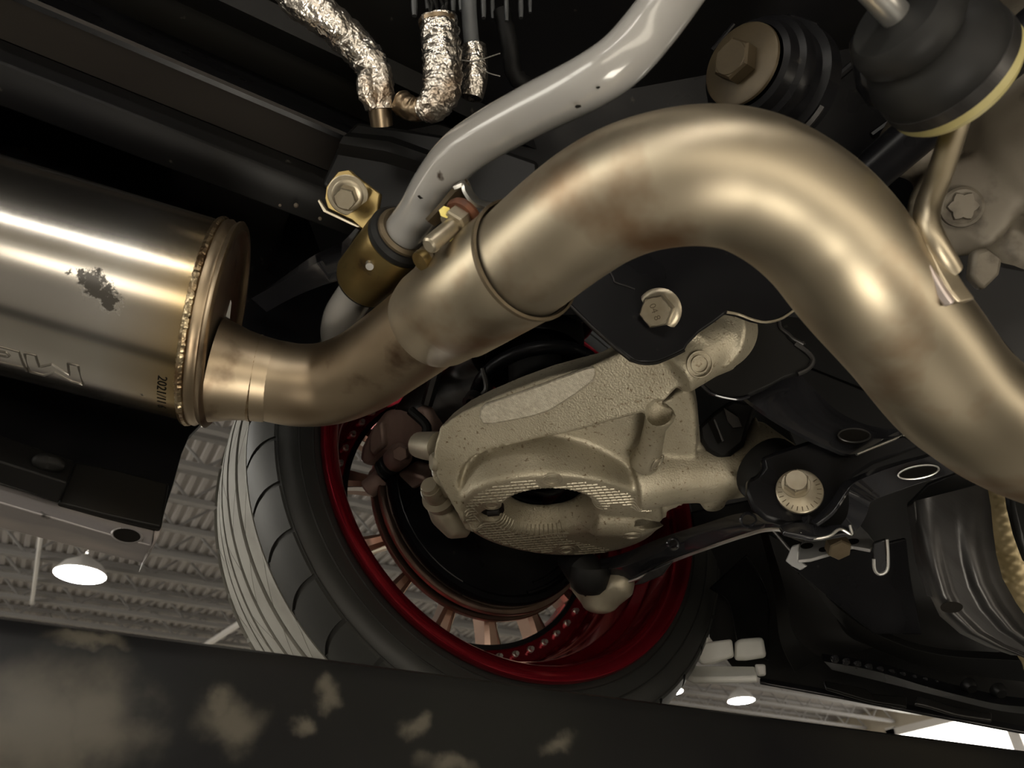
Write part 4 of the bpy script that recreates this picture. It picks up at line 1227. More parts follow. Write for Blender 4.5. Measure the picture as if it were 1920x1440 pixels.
# rear leaf of the bracket, behind the eye
aB = ((1330, 700, .62), (1500, 640, .63), (1420, 740, .615))
slab(((1290, 690), (1308, 712), (1330, 735), (1355, 745), (1380, 748), (1402, 744), (1432, 731), (1470, 710), (1496, 702), (1515, 692), (1523, 678), (1518, 665), (1500, 652), (1488, 640), (1478, 632), (1470, 615), (1462, 602), (1470, 560), (1380, 540), (1300, 600)), aB, .006, 'rear_plate', M['satin'], sf, .002)
g, nn = pplane(*aB)
MB().tube(catmull([g(*q) - nn * .001 for q in ((1460, 604), (1463, 616), (1478, 628), (1486, 636), (1505, 646), (1504, 642))], 3), .0016, 8).build('torn_lip', M['shield'], sf)
MB().tube(catmull([g(*q) - nn * .001 for q in ((1490, 645), (1512, 660), (1523, 676), (1514, 692), (1494, 702))], 4), .0022, 8).build('rolled_lip', M['shield'], sf)
MB().tube(catmull([g(*q) - nn * .001 for q in ((1300, 702), (1330, 736), (1380, 749), (1404, 744))], 4), .0014, 8).build('lower_lip', M['gloss'], sf)
# ---- upper link, glossy curved plate with oval hole
ul = thing('upper_link_plate', 'glossy black curved plate with oval hole running behind the bend', 'link plate', P(1560, 790, .62))
def rowpts(q, dd, n=5):
    return catmull([P(x, y, d_) for (x, y), d_ in zip(q, dd)], n)
r1 = rowpts(((1480, 690), (1504, 705), (1532, 735), (1570, 770), (1615, 793), (1660, 803), (1710, 806)), (.64, .645, .645, .64, .635, .635, .63))
r2 = rowpts(((1440, 715), (1470, 728), (1505, 755), (1545, 786), (1592, 812), (1640, 822), (1690, 822)), (.632, .625, .62, .615, .612, .612, .615))
r3 = rowpts(((1392, 742), (1412, 757), (1448, 782), (1500, 812), (1556, 838), (1606, 851), (1700, 812)), (.625, .615, .607, .602, .60, .602, .625))
mid = [lerp(a, b, .5) - RZ * .002 for a, b in zip(r1, r2)]
MB().ruled([r1, [lerp(a, b, .12) for a, b in zip(r1, r2)], r2, [lerp(a, b, .9) for a, b in zip(r2, r3)], r3], .004).build('plate', M['gloss'], ul, smooth=50, bevel=.0012)
gh, nh = pplane((1560, 800, .608), (1640, 815, .6085), (1600, 845, .598))
el = lambda g_, cx_, cy_, ax_, ay_, rot_, n_=28: [g_(cx_ + ax_ * math.cos(2 * PI * k / n_) * math.cos(rot_) - ay_ * math.sin(2 * PI * k / n_) * math.sin(rot_), cy_ + ax_ * math.cos(2 * PI * k / n_) * math.sin(rot_) + ay_ * math.sin(2 * PI * k / n_) * math.cos(rot_)) for k in range(n_)]
MB().prism([p - nh * .003 for p in el(gh, 1598, 820, 29, 12, .03)], nh * .004).build('oval_hole', M['ink'], ul, smooth=0)
e = el(gh, 1598, 820, 30, 12.5, .03)
MB().tube([p - nh * .0032 for p in e + [e[0], e[1]]], .0007, 6, cap=False).build('hole_lip', M['shield'], ul)
MB().tube([P(1606, 852, .598), P(1640, 838, .604), P(1700, 814, .622)], .0012, 8).build('folded_edge', M['chrome'], ul)
# ---- lower bracket with cam bolt
lb = thing('cam_bolt_bracket', 'black lower subframe bracket with graduated cam washer and bolt', 'bracket', P(1490, 930, .60))
aD = ((1420, 900, .60), (1560, 880, .605), (1490, 985, .59))
slab(((1404, 898), (1420, 890), (1432, 876), (1428, 858), (1450, 848), (1520, 825), (1580, 838), (1700, 815), (1735, 835), (1640, 870), (1602, 894), (1585, 915), (1560, 950), (1535, 975), (1505, 982), (1470, 985), (1440, 976), (1415, 955), (1402, 925)), aD, .008, 'plate', M['black'], lb, .003)
g, nn = pplane(*aD)
bc = g(1494, 925) - nn * .005
axb = (-RZ * .86 - (RX * .55 + RY * .83) * .48).normalized()
o = MB().lathe([(0, 0), (.0172, 0), (.0176, .001), (.0172, .0035), (.0160, .0042), (0, .0042)], bc, axb, 44).build('cam_washer', M['bolt'], lb, smooth=35)
u = (RX - axb * RX.dot(axb)).normalized()
v = axb.cross(u)
m = MB()
for k in range(17):
    a = R(-30 + 15 * k)
    dr = u * math.cos(a) + v * math.sin(a) * (1 if v.dot(RY) > 0 else -1)
    m.tube([bc + axb * .0042 + dr * .0125, bc + axb * .0042 + dr * .0158], .00035, 5)
m.build('graduation', M['boltdark'], o)
MB().lathe([(0, .0), (.0018, 0), (.0018, .0008), (0, .0008)], g(1486, 946) + axb * .0042, axb, 14).build('punch_hole', M['ink'], o)
bc2 = g(1491, 914) + axb * .0042
MB().lathe([(0, 0), (.0118, 0), (.0120, .002), (.0105, .0045), (0, .0045)], bc2, axb, 36).build('flange', M['bolt'], o, smooth=30)
MB().hexa(bc2 + axb * .004, axb, .0094, .0110, RX, .3).lathe([(.0080, .0150), (.0076, .0156), (0, .0156)], bc2, axb, 24).build('bolt_head', M['bolt'], o, smooth=20)
# folded strap with slot
st = thing('slotted_strap', 'folded glossy black strap with long slot below the pipe bend', 'strap', P(1650, 930, .58))
r1 = rowpts(((1519, 978), (1545, 955), (1560, 935), (1578, 905), (1600, 895), (1640, 878), (1690, 863), (1740, 850), (1790, 832)), (.585, .585, .587, .59, .585, .58, .575, .572, .57), 4)
r2 = rowpts(((1530, 982), (1558, 962), (1576, 938), (1590, 918), (1606, 903), (1645, 886), (1692, 870), (1742, 856), (1795, 838)), (.575, .575, .578, .58, .575, .57, .565, .56, .558), 4)
MB().ruled([r1, r2], .003).build('upper_flange', M['gloss'], st, smooth=60, bevel=.0008)
r1 = rowpts(((1576, 985), (1588, 968), (1592, 945), (1592, 922), (1606, 903), (1645, 886), (1692, 870), (1742, 856), (1800, 838)), (.580, .574, .571, .568, .572, .568, .563, .558, .556), 4)
r2 = rowpts(((1596, 1000), (1614, 985), (1626, 962), (1632, 942), (1648, 934), (1680, 922), (1725, 906), (1770, 893), (1830, 874)), (.576, .570, .565, .561, .566, .562, .557, .552, .550), 4)
MB().ruled([r1, [lerp(a, b, .5) for a, b in zip(r1, r2)], r2], .003).build('strap', M['gloss'], st, smooth=60, bevel=.0008)
gh, nh = pplane((1660, 895, .565), (1740, 870, .557), (1740, 895, .5545))
MB().prism([p - nh * .0015 for p in el(gh, 1722, 886, 38, 11, -.17)], nh * .004).build('slot', M['ink'], st, smooth=0)
e = el(gh, 1722, 886, 38.5, 11.5, -.17)
MB().tube([p - nh * .0016 for p in e + [e[0], e[1]]], .0007, 6, cap=False).build('slot_lip', M['chrome'], st)
MB().tube(catmull([P(1500, 1000, .575), P(1525, 1010, .572), P(1555, 1005, .57), P(1575, 992, .572), P(1596, 1002, .572), P(1594, 985, .575)], 4), .0012, 8).build('crimped_edge', M['chrome'], st)
r1 = rowpts(((1460, 985), (1500, 978), (1535, 985), (1580, 982)), (.585, .585, .582, .58), 4)
r2 = rowpts(((1470, 996), (1500, 1003), (1530, 1008), (1590, 1000)), (.575, .572, .57, .572), 4)
MB().ruled([r1, r2], .004).build('lower_fold', M['gloss'], st, smooth=60, bevel=.001)
# ---- lower lateral link
ll = thing('lateral_link', 'slim black lateral link with bright lower edge reaching the wheel hub', 'link', P(1280, 1040, .72))
r1 = rowpts(((1098, 1052), (1160, 1040), (1240, 1008), (1320, 982), (1390, 962), (1440, 968), (1500, 985)), (.82, .80, .76, .71, .66, .62, .59))
r2 = rowpts(((1100, 1072), (1170, 1062), (1250, 1030), (1330, 1003), (1395, 985), (1445, 982), (1505, 990)), (.80, .78, .745, .70, .65, .61, .582))
r3 = rowpts(((1110, 1092), (1180, 1088), (1255, 1052), (1330, 1024), (1395, 1002), (1445, 990), (1515, 998)), (.815, .79, .755, .705, .655, .613, .585))
MB().ruled([r1, [lerp(a, b, .5) - RZ * .004 for a, b in zip(r1, r2)], r2, r3], .012).build('channel', M['gloss'], ll, smooth=60, bevel=.0015)
MB().tube([p - RZ * .001 + RY * .001 for p in r3[4:]], .0016, 8).build('bright_edge', M['chrome'], ll)
slab(((1188, 1098), (1215, 1072), (1262, 1052), (1240, 1080), (1205, 1095)), ((1188, 1098, .775), (1262, 1052, .745), (1240, 1080, .755)), .006, 'gusset', M['shield'], ll, .001)
c = P(1402, 975, .643)
MB().lathe([(.0045, 0), (.006, .0012), (.007, 0)], c, -RZ, 18).build('rivet_ring', M['gloss'], ll)
c = P(1262, 1020, .725)
MB().lathe([(.004, 0), (.0055, .0012), (.0065, 0)], c, -RZ, 18).build('rivet_ring', M['gloss'], ll)
m = MB()
m.tube([P(1070, 1045, .84), P(1095, 1070, .81), P(1120, 1095, .80)], [.016, .020, .018], 16)
o = m.lathe([(.02, -.01), (.022, 0), (.019, .012), (.013, .018)], P(1105, 1078, .80), RY, 24).build('rubber_boot', M['rubber'], ll)
m = MB().tube([P(1085, 1085, .83), P(1108, 1106, .815), P(1135, 1112, .81), P(1165, 1092, .80), P(1172, 1078, .80)], [.014, .018, .020, .017, .012], 16)
m.lathe([(.018, -.008), (.018, .012), (.01, .016)], P(1125, 1118, .81), RY, 20, cap=True)
o = m.build('cast_end', M['alu2'], ll)
cast(o, .003, 3)
MB().tube([P(1060, 1046, .86), P(1074, 1066, .84)], [.008, .010], 12).build('ball_stud', M['alu2'], ll)
# ---- bright bracket below the cam bolt
bk = thing('zinc_bracket', 'bright folded metal bracket with punched holes and hooked tab', 'bracket', P(1570, 1030, .62))
aG = ((1490, 1030, .62), (1640, 1020, .615), (1540, 1050, .60))
slab(((1496, 1050), (1500, 1022), (1512, 1006), (1560, 992), (1612, 984), (1628, 1000), (1640, 1016), (1632, 1030), (1598, 1024), (1560, 1036), (1520, 1048)), aG, .003, 'plate', M['zincplate'], bk, .0008)
g, nn = pplane(*aG)
for cx_, cy_, a_, b_ in ((1513, 1024, 12, 5), (1544, 1031, 9, 4), (1598, 1016, 13, 5)):
    MB().prism([p - nn * .0006 for p in el(g, cx_, cy_, a_, b_, -.12, 18)], nn * .001).build('punched_hole', M['ink'], bk, smooth=0)
slab(((1472, 1052), (1484, 1024), (1498, 1020), (1496, 1050), (1512, 1062), (1500, 1070), (1484, 1062)), ((1472, 1050, .628), (1500, 1020, .62), (1500, 1065, .62)), .004, 'end_fold', M['zincplate'], bk, .001)
slab(((1636, 1018), (1662, 1010), (1666, 1066), (1662, 1074), (1646, 1078), (1638, 1070), (1637, 1046)), ((1636, 1018, .605), (1664, 1010, .60), (1650, 1076, .605)), .004, 'hooked_tab', M['gloss'], bk, .0015)
MB().tube(catmull([P(1663, 1011, .599), P(1665, 1040, .60), P(1664, 1068, .602), P(1650, 1077, .604), P(1640, 1068, .604), P(1638, 1048, .604)], 4), .0013, 8).build('tab_edge', M['chrome'], bk)
MB().hexa(P(1567, 1018, .608), -RZ + RY * .5, .0095, .010).build('hex_nut', M['boltdark'], bk, smooth=20)
# dark bump stop with slots left of it
bs = thing('bump_stop', 'small black slotted rubber stop beside the aluminium arm', 'bump stop', P(1370, 820, .70))
slab(((1308, 800), (1340, 770), (1372, 748), (1420, 760), (1405, 800), (1395, 835), (1370, 855), (1345, 858), (1325, 845), (1312, 825)), ((1310, 790, .69), (1410, 770, .68), (1350, 855, .68)), .03, 'body', M['matte'], bs, .006)
slab(((1328, 792), (1337, 787), (1354, 826), (1346, 832)), ((1310, 790, .684), (1410, 770, .674), (1350, 855, .674)), .003, 'slot', M['ink'], bs, 0)
slab(((1338, 787), (1341, 786), (1357, 826), (1354, 828)), ((1310, 790, .683), (1410, 770, .673), (1350, 855, .673)), .003, 'slot_edge', M['shield'], bs, 0)
slab(((1357, 764), (1385, 782), (1392, 800), (1374, 802), (1364, 790)), ((1310, 790, .684), (1410, 770, .674), (1350, 855, .674)), .003, 'web_pocket', M['brownbody'], bs, .0005)
# ================================================================ aluminium control arm
RCX, RCY, RZB = .380, .551, .324         # ring plan centre and underside level
HCX, HCY, HR = .360, .545, .042          # spring seat bore
arm = thing('control_arm', 'cast aluminium control arm with knurled spring cup and round bore', 'control arm', W(RCX, RCY, RZB))
BEAM = ((840, 830, .682), (1250, 690, .607), (1000, 740, .645))
m = MB()
n = 96
lv = [(0.0, .352, .036), (0.0, .346, .0372), (0.0, .338, .040), (.06, .3275, HR), (.16, .3242, None), (.95, .3240, None), (1.0, .3285, None), (1.0, .350, None), (.96, .376, None), (.35, .354, None)]
vs = []
for t_, z, hr in lv:
    for k in range(n):
        a = 2 * PI * k / n
        ci = Vector((HCX + (hr or HR) * math.cos(a), HCY + (hr or HR) * math.sin(a), 0))
        co = Vector((RCX + .103 * math.cos(a), RCY + .0815 * math.sin(a), 0))
        q = lerp(ci, co, t_)
        vs.append(W(q.x, q.y, z))
fs = []
for i in range(len(lv)):
    i2 = (i + 1) % len(lv)
    for k in range(n):
        fs.append((i * n + k, i * n + (k + 1) % n, i2 * n + (k + 1) % n, i2 * n + k))
m.add(vs, fs)
# main beam: broad flat-faced ridge
def web(q, anchors, th):
    g, nn = pplane(*anchors)
    m.prism([g(*x) for x in q], nn * th)
web(((824, 802), (860, 776), (900, 756), (960, 731), (1020, 709), (1110, 685), (1165, 660), (1230, 640), (1290, 612), (1330, 640), (1300, 690), (1264, 733), (1232, 766), (1190, 779), (1080, 809), (1000, 825), (920, 843), (884, 858), (864, 880), (858, 905), (866, 945), (870, 985), (848, 950), (824, 908), (812, 874), (813, 845)), BEAM, .038)
# eye
ea, eb = P(1316, 622, .608), P(1356, 628, .668)
m.tube([ea, eb], .0338, 36)
m.tube([P(1262, 700, .61), P(1310, 660, .615), P(1345, 640, .62)], [.020, .024, .026], 20)
# recessed web from ring up to beam (near wall)
web(((830, 850), (880, 830), (960, 815), (1080, 800), (1180, 772), (1248, 752), (1290, 725), (1306, 780), (1308, 830), (1300, 900), (1245, 950), (1180, 905), (1050, 882), (940, 890), (880, 925), (840, 905)), ((860, 880, .715), (1250, 850, .685), (1000, 800, .682)), .03)
# left shoulder dropping to the ring
web(((824, 806), (813, 842), (811, 872), (822, 902), (840, 930), (856, 962), (872, 995), (890, 1000), (930, 930), (910, 850), (860, 800)), ((820, 820, .722), (920, 850, .705), (870, 990, .735)), .035)
m.tube([P(836, 830, .72), P(832, 860, .725), P(838, 890, .73), P(856, 920, .735)], .014, 14)
# right wing to the second bush
m.tube([P(1180, 900, .71), P(1260, 880, .715), P(1340, 880, .71), P(1425, 872, .70)], [.030, .032, .030, .026], 24)
web(((1240, 770), (1268, 735), (1292, 728), (1302, 745), (1310, 790), (1314, 835), (1330, 862), (1355, 868), (1390, 850), (1425, 820), (1432, 850), (1424, 885), (1400, 900), (1340, 930), (1310, 935), (1240, 965), (1225, 900)), ((1240, 770, .668), (1420, 850, .685), (1240, 960, .75)), .03)
m.tube([P(1392, 840, .70), P(1470, 895, .70)], .030, 24)
m.lathe([(0, -.012), (.010, -.012), (.013, 0), (.013, .03)], P(1335, 930, .715), -RY + RZ, 16, cap=True)
# rib with pocket boss
m.tube([P(1240, 772, .625), P(1228, 800, .638), P(1220, 840, .662), P(1206, 868, .68)], [.013, .0095, .0105, .014], 14)
# swollen block right of the bore
m.tube([W(.412, .545, .336), W(.455, .53, .339), W(.475, .525, .347)], [.022, .024, .020], 18)
o = m.build('casting', M['alu'], arm)
cast(o, .0021, 5, .5)
# slots and recesses cut out of the casting
cut = MB()
c = PZ(921, 966, RZB)
pts = []
for k in range(24):
    a = 2 * PI * k / 24
    q = PZ(922 + 22 * math.cos(a), 966 + 12 * math.sin(a), RZB)
    pts.append(q - Vector((0, 0, .02)))
cut.prism(pts, Vector((0, 0, .09)))
cut.tube([W(HCX, HCY, .335), W(HCX, HCY, .47)], .0355, 48)
cut.tube([P(1196, 985, .73), P(1232, 975, .75), P(1262, 960, .77)], [.005, .007, .009], 14)
c = P(1236, 771, .628)
cut.tube([P(1228, 768, .590), P(1236, 776, .63)], .0105, 20)
co = cut.build('cutter', M['alu'], arm, smooth=0)
bo = o.modifiers.new('cut', 'BOOLEAN')
bo.operation = 'DIFFERENCE'
bo.solver = 'EXACT'
bo.object = co
baked(o)
o.data.materials.clear()
o.data.materials.append(M['alu'])
o.data.polygons.foreach_set('use_smooth', [True] * len(o.data.polygons))
bpy.data.objects.remove(co, do_unlink=True)
from mathutils.bvhtree import BVHTree
aw = worldloc(arm)
bvh = BVHTree.FromPolygons([v.co + aw for v in o.data.vertices], [tuple(p.vertices) for p in o.data.polygons])
CAMP = Vector((0, 0, H))
def hit(px, py, lift=0.0):
    d = ray(px, py).normalized()
    r = bvh.ray_cast(CAMP, d)
    if r[0] is None: return None, None
    nrm = r[1] if r[1].dot(d) < 0 else -r[1]
    return r[0] + nrm * lift, nrm
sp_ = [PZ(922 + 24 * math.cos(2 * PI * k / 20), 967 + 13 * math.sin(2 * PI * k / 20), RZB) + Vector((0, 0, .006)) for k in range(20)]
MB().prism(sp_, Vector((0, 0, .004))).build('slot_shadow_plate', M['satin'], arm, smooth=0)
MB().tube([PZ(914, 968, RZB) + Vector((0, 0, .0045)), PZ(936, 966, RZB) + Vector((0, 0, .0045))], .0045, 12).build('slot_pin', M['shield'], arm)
# machined pad, laid on the beam face
pad = [(898, 782), (900, 766), (910, 757), (960, 740), (1010, 722), (1060, 704), (1096, 690), (1110, 687), (1117, 693), (1117, 706), (1112, 716), (1094, 730), (1062, 752), (1027, 773), (995, 783), (960, 790), (925, 796), (906, 796)]
gB, nrm = pplane(*BEAM)
org = gB(1000, 740) - nrm * .0020
plp = []
for q in pad:
    d = ray(*q)
    plp.append(CAMP + d * ((org - CAMP).dot(nrm) / d.dot(nrm)))
MB().prism(plp, nrm * .006).build('machined_pad', M['machined'], arm, smooth=30, bevel=.0018)
# round casting marks
def ringmark(px, py, r, name='casting_mark'):
    h, nn_ = hit(px, py)
    if h is None: return
    MB().lathe([(r * .62, -.0006), (r * .66, .0007), (r * .74, .0007), (r * .78, -.0006)], h, nn_, 28).lathe([(r, -.0008), (r * 1.03, .0005), (r * 1.1, .0005), (r * 1.14, -.0008)], h, nn_, 28).build(name, M['alu2'], arm)
for q in ((1035, 900, .0085), (922, 947, .008), (1062, 1031, .008), (1234, 868, .0075), (1312, 683, .0095), (1185, 1005, .0085)):
    ringmark(*q)
# knurled ridges on the underside, projected onto the casting
ridges = MB()
def inside(x, y):
    dx, dy = (x - RCX) / .0965, (y - RCY) / .0745
    if dx * dx + dy * dy > 1: return False
    if (x - HCX) ** 2 + (y - HCY) ** 2 < .049 ** 2: return False
    for cx_, cy_, rr_ in marks:
        if (x - cx_) ** 2 + (y - cy_) ** 2 < rr_ ** 2: return False
    if x > .405 and .50 < y < .585: return False
    return True
marks = []
for q in ((1035, 900), (922, 955), (921, 968), (1062, 1031)):
    v = PZ(*q, RZB)
    marks.append((v.x, v.y, .0135))
def down(x, y):
    r = bvh.ray_cast(W(x, y, .28), Vector((0, 0, 1)), .08)
    return r[0] if r[0] is not None else None
for dirn in ((.80, .60), (.80, -.60)):
    px_, py_ = -dirn[1], dirn[0]
    for i in range(-26, 27):
        run = []
        for j in range(-60, 61):
            x = RCX + px_ * i * .0054 + dirn[0] * j * .0024
            y = RCY + py_ * i * .0054 + dirn[1] * j * .0024
            h = down(x, y) if inside(x, y) else None
            if h is not None and h.z - H < .336:
                run.append(h - Vector((0, 0, .0001)))
            else:
                if len(run) > 2: ridges.tube(run, .0008, 4)
                run = []
        if len(run) > 2: ridges.tube(run, .0008, 4)
for k in range(64):                           # short radial ribs round the bore
    a = 2 * PI * k / 64
    if -.55 < math.atan2(math.sin(a), math.cos(a)) < .6: continue
    run = []
    for s in range(6):
        rr_ = .0425 + .0018 * s
        h = down(HCX + rr_ * math.cos(a), HCY + rr_ * math.sin(a))
        if h is not None: run.append(h)
    if len(run) > 2: ridges.tube(run, .0006, 4)
kn = ridges.build('knurled_ridges', M['alu2'], arm, smooth=40)
kn['kind'] = 'stuff'
# bolts and studs where the arm meets the hub
MB().tube([P(826, 838, .715), P(800, 836, .735), P(786, 834, .745)], [.0145, .0135, .0125], 20).build('pinch_nut', M['alu2'], arm)
MB().tube([P(792, 834, .742), P(778, 834, .755)], [.0085, .0075], 14).build('stud_end', M['bolt'], arm)
q0 = P(822, 930, .745)
ax_ = (P(800, 905, .72) - q0).normalized()
MB().tube([q0, q0 + ax_ * .014, q0 + ax_ * .022], [.0125, .0125, .010], 20).lathe([(0, .022), (.009, .022), (.0075, .026), (0, .026)], q0, ax_, 20).build('cap_bolt', M['alu2'], arm)
MB().lathe([(.0, -.01), (.016, -.01), (.017, 0), (.013, .004), (0, .004)], q0, ax_, 24).build('bolt_seat', M['alu2'], arm)
m = MB().tube([P(815, 930, .765), P(835, 960, .765), P(858, 985, .765), P(880, 990, .77)], [.012, .017, .016, .01], 16)
o2 = m.build('lower_lug', M['alu2'], arm)
cast(o2, .003, 4)
MB().lathe([(0, 0), (.008, 0), (.009, .003), (.007, .006), (0, .006)], P(820, 866, .70), -RX * 1.0 - RZ * .4, 18).build('dowel', M['alu2'], arm)
# second bush sleeve by the cam bolt
MB().tube([P(1438, 880, .66), P(1470, 905, .64)], .030, 32).build('bush_sleeve', M['rubber'], arm)
# ================================================================ right-hand body panels
rp = thing('rear_liner_panel', 'dark plastic wheel-house liner with folded ridges, lower right', 'liner', P(1600, 1200, .85))
gR, nR = pplane((1320, 1000, .98), (1920, 1250, .85), (1500, 1330, .92))
MB().prism([gR(*q) for q in ((1295, 960), (1440, 930), (1760, 860), (2500, 1000), (2500, 1480), (1920, 1371), (1740, 1338), (1560, 1300), (1430, 1274), (1372, 1250), (1330, 1195), (1322, 1110))], nR * .01).build('back_panel', M['matte'], rp, bevel=.002)
def fold(q, dd, th, name, m_, w0):
    r1 = rowpts(q, dd, 4)
    r2 = [p - RZ * w0 + RY * w0 * .8 for p in r1]
    return MB().ruled([r1, r2], th).build(name, m_, rp, smooth=60)
def panel(qs, name, m_, th=.004, bev=.0015):
    """rows of (x,y,d)"""
    return MB().ruled([catmull([P(*x) for x in q], 5) for q in qs], th).build(name, m_, rp, smooth=60, bevel=bev)
panel((((1330, 1105, .93), (1365, 1130, .93), (1380, 1200, .93)), ((1400, 1040, .90), (1440, 1120, .90), (1440, 1240, .91))), 'arch_fold', M['black'])
panel((((1425, 1000, .88), (1450, 1100, .87), (1462, 1200, .87), (1490, 1262, .87)), ((1440, 1000, .85), (1470, 1100, .845), (1490, 1190, .845), (1540, 1235, .85)), ((1520, 1050, .86), (1560, 1140, .86), (1590, 1190, .86), (1640, 1215, .86))), 'corner_fold', M['matte'])
panel((((1500, 1070, .80), (1580, 1140, .80), (1660, 1185, .80), (1760, 1215, .80), (1930, 1225, .79)), ((1512, 1080, .785), (1590, 1155, .785), (1668, 1200, .785), (1765, 1228, .785), (1930, 1240, .775)), ((1560, 1150, .80), (1610, 1200, .80), (1700, 1240, .80), (1790, 1262, .80), (1930, 1280, .79))), 'ridge_fold', M['satin'])
panel((((1540, 1225, .82), (1640, 1240, .81), (1740, 1270, .80), (1860, 1300, .79), (1930, 1310, .785)), ((1545, 1240, .80), (1640, 1258, .79), (1740, 1288, .78), (1860, 1318, .775), (1930, 1326, .77)), ((1560, 1256, .82), (1640, 1275, .81), (1740, 1300, .80), (1860, 1330, .79), (1930, 1340, .785))), 'lower_ledge', M['black'])
bd = MB()
for k in range(11):
    c = P(1565 + k * 21, 1235 + k * 5.2, .797)
    bd.lathe([(.0045, 0), (.0035, .0025), (0, .0035)], c, -RZ + RY * .4, 12)
bd.build('ledge_bead', M['gloss'], rp)
panel((((1425, 1270, .90), (1560, 1293, .88), (1740, 1327, .86), (1930, 1362, .84)), ((1425, 1278, .89), (1560, 1303, .87), (1740, 1338, .85), (1930, 1374, .83))), 'bumper_lip', M['gloss'])
panel((((1545, 1275, .86), (1620, 1290, .85), (1640, 1300, .85), (1700, 1305, .84)), ((1550, 1290, .85), (1620, 1312, .84), (1650, 1318, .84), (1700, 1326, .83))), 'torn_tab', M['satin'])
panel((((1720, 1305, .84), (1740, 1308, .835), (1790, 1325, .83), (1860, 1335, .82)), ((1715, 1318, .83), (1745, 1326, .825), (1795, 1340, .82), (1860, 1350, .81))), 'torn_tab', M['shield'])
for px, py in ((1815, 1283), (1870, 1292)):
    MB().lathe([(.008, 0), (.0075, .005), (.005, .008), (0, .008)], P(px, py, .79), -RZ + RY * .3, 14).build('rubber_plug', M['satin'], rp)
slab(((1598, 1118), (1632, 1100), (1634, 1112), (1612, 1124), (1606, 1145), (1594, 1148), (1578, 1132)), ((1598, 1118, .80), (1632, 1100, .80), (1594, 1148, .80)), .004, 'sealant_patch', M['brownscrap'], rp, .001)
MB().lathe([(0, .002), (.006, .002), (.0075, .0008), (.008, -.001)], P(1587, 1072, .80), -RZ, 20).build('plug_ring', M['brownscrap'], rp)
MB().tube([P(1450, 995, .70), P(1478, 1028, .70), P(1500, 1050, .70)], .0016, 8).build('edge_wire', M['shield'], rp)
panel((((1480, 1060, .74), (1540, 1110, .76), (1640, 1190, .78)), ((1700, 1010, .76), (1710, 1090, .77), (1730, 1190, .78))), 'mount_web', M['black'])
# pale foam blocks
fb = thing('foam_pad', 'pale foam pad split in two halves at the liner edge right of the tyre', 'foam pad', P(1370, 1235, .92))
slab(((1306, 1220), (1312, 1208), (1325, 1203), (1372, 1197), (1376, 1228), (1340, 1240), (1316, 1244), (1308, 1236)), ((1306, 1220, .905), (1376, 1200, .90), (1320, 1244, .895)), .012, 'half', M['foam'], fb, .004)
slab(((1378, 1205), (1384, 1198), (1431, 1194), (1438, 1232), (1400, 1238), (1377, 1238)), ((1378, 1205, .905), (1431, 1194, .90), (1400, 1238, .895)), .012, 'half', M['foam'], fb, .004)
o = slab(((1310, 1205), (1318, 1190), (1324, 1186), (1330, 1203), (1316, 1212), (1303, 1210)), ((1310, 1205, .90), (1324, 1186, .90), (1316, 1212, .90)), .008, 'foam_chip', M['foam'], None, .002)
tag(o, 'tiny pale foam chip above the split foam pad', 'foam chip')
fs_ = thing('foam_strip', 'long pale foam strip under the split foam pad', 'foam strip', P(1360, 1258, .90))
slab(((1280, 1264), (1285, 1255), (1298, 1247), (1416, 1248), (1420, 1268), (1380, 1270), (1300, 1271)), ((1280, 1264, .90), (1416, 1248, .89), (1300, 1271, .885)), .008, 'strip', M['foam'], fs_, .003)
slab(((1417, 1246), (1436, 1246), (1437, 1267), (1422, 1269)), ((1417, 1246, .888), (1436, 1246, .887), (1422, 1269, .884)), .008, 'end_piece', M['whitebeam'], fs_, .002)
# corrugated heat shield
hsd = thing('heat_shield', 'dark brushed corrugated heat shield hanging at the right edge', 'heat shield', P(1830, 1060, .60))
rows = []
for (x0, y0), (x1, y1) in (((1712, 940), (1850, 905)), ((1716, 985), (1858, 950)), ((1722, 1030), (1862, 995)), ((1732, 1075), (1868, 1040)), ((1745, 1120), (1880, 1085)), ((1762, 1155), (1905, 1130)), ((1800, 1188), (1940, 1178)), ((1850, 1212), (1985, 1215)), ((1895, 1228), (2030, 1240))):
    r = []
    nj = 28
    for j in range(nj + 1):
        u = j / nj
        x, y = lerp(x0, x1, u), lerp(y0, y1, u)
        amp = min(max((y - 985) / 60, 0), 1)
        wv = -.007 * amp * (max(0, math.sin(u * 2 * PI * 1.9 - .4)) ** .7) + .006 * (1 - amp) * (u - .5)
        r.append(P(x, y, .585 + wv + .012 * (abs(u - .5) * 2) ** 4))
    rows.append(r)
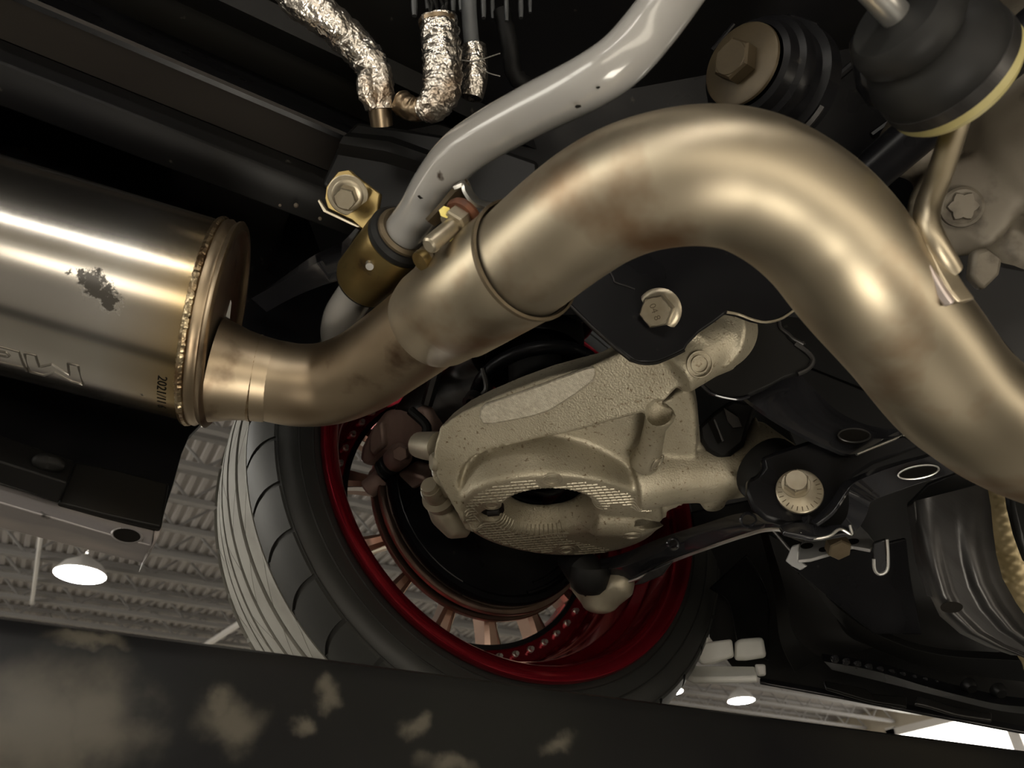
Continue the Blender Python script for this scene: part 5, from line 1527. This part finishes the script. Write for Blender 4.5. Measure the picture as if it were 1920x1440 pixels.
MB().ruled(rows, .0025).build('sheet', M['shield'], hsd, smooth=60)
slab(((1700, 950), (1714, 940), (1728, 1040), (1748, 1120), (1738, 1118), (1718, 1060)), ((1700, 950, .598), (1714, 940, .59), (1740, 1118, .598)), .003, 'side_flange', M['shield'], hsd, .0008)
MB().lathe([(.0, 0), (.008, 0), (.0085, .001), (0, .001)], P(1783, 1138, .578), -RZ, 20, sx=.5).build('drain_slot', M['ink'], hsd)
slab(((1700, 945), (1740, 905), (1800, 880), (1850, 900), (1850, 950), (1712, 990)), ((1700, 945, .615), (1850, 900, .60), (1712, 990, .61)), .004, 'upper_lip', M['satin'], hsd, .002)
# woven heat wrap
hw = thing('wrapped_pipe', 'pipe wrapped in gold woven heat tape at the right edge', 'wrapped pipe', P(1880, 1000, .66))
cpw = catmull([P(1868, 860, .66), P(1880, 930, .66), P(1895, 1000, .66), P(1915, 1070, .66), P(1940, 1150, .66), P(1975, 1240, .665), P(2030, 1330, .67)], 24)
sg = 84
def wob(i, k):
    return .035 * math.sin(i * 1.05 + (PI if (k // 3) % 2 else 0)) * (.5 + .5 * math.sin(k * 2 * PI / 6)) + .02 * math.sin(i * .26)
MB().tube(cpw, .0235, sg, wob=wob).build('woven_wrap', M['wrap'], hw, smooth=70)
MB().tube([P(1840, 780, .66), P(1868, 860, .66)], .020, 24).build('bare_end', M['satin'], hw)
slab(((1895, 925), (1930, 920), (1930, 1060), (1912, 1010), (1900, 960)), ((1895, 925, .60), (1930, 920, .60), (1912, 1010, .60)), .01, 'clamp_leg', M['satin'], hw, .003)
# drive shaft behind everything
ds = thing('drive_shaft', 'dark drive shaft with ribbed boot running to the hub', 'drive shaft', W(.43, .30, .44))
MB().tube([W(.43, -.05, .46), W(.42, .66, .452)], .016, 20).build('shaft', M['black'], ds)
bt = [W(.425, lerp(.50, .60, i / 16), .455) for i in range(17)]
MB().tube(bt, [lerp(.022, .04, i / 16) + .004 * (i % 2) for i in range(17)], 24).build('ribbed_boot', M['rubber'], ds)
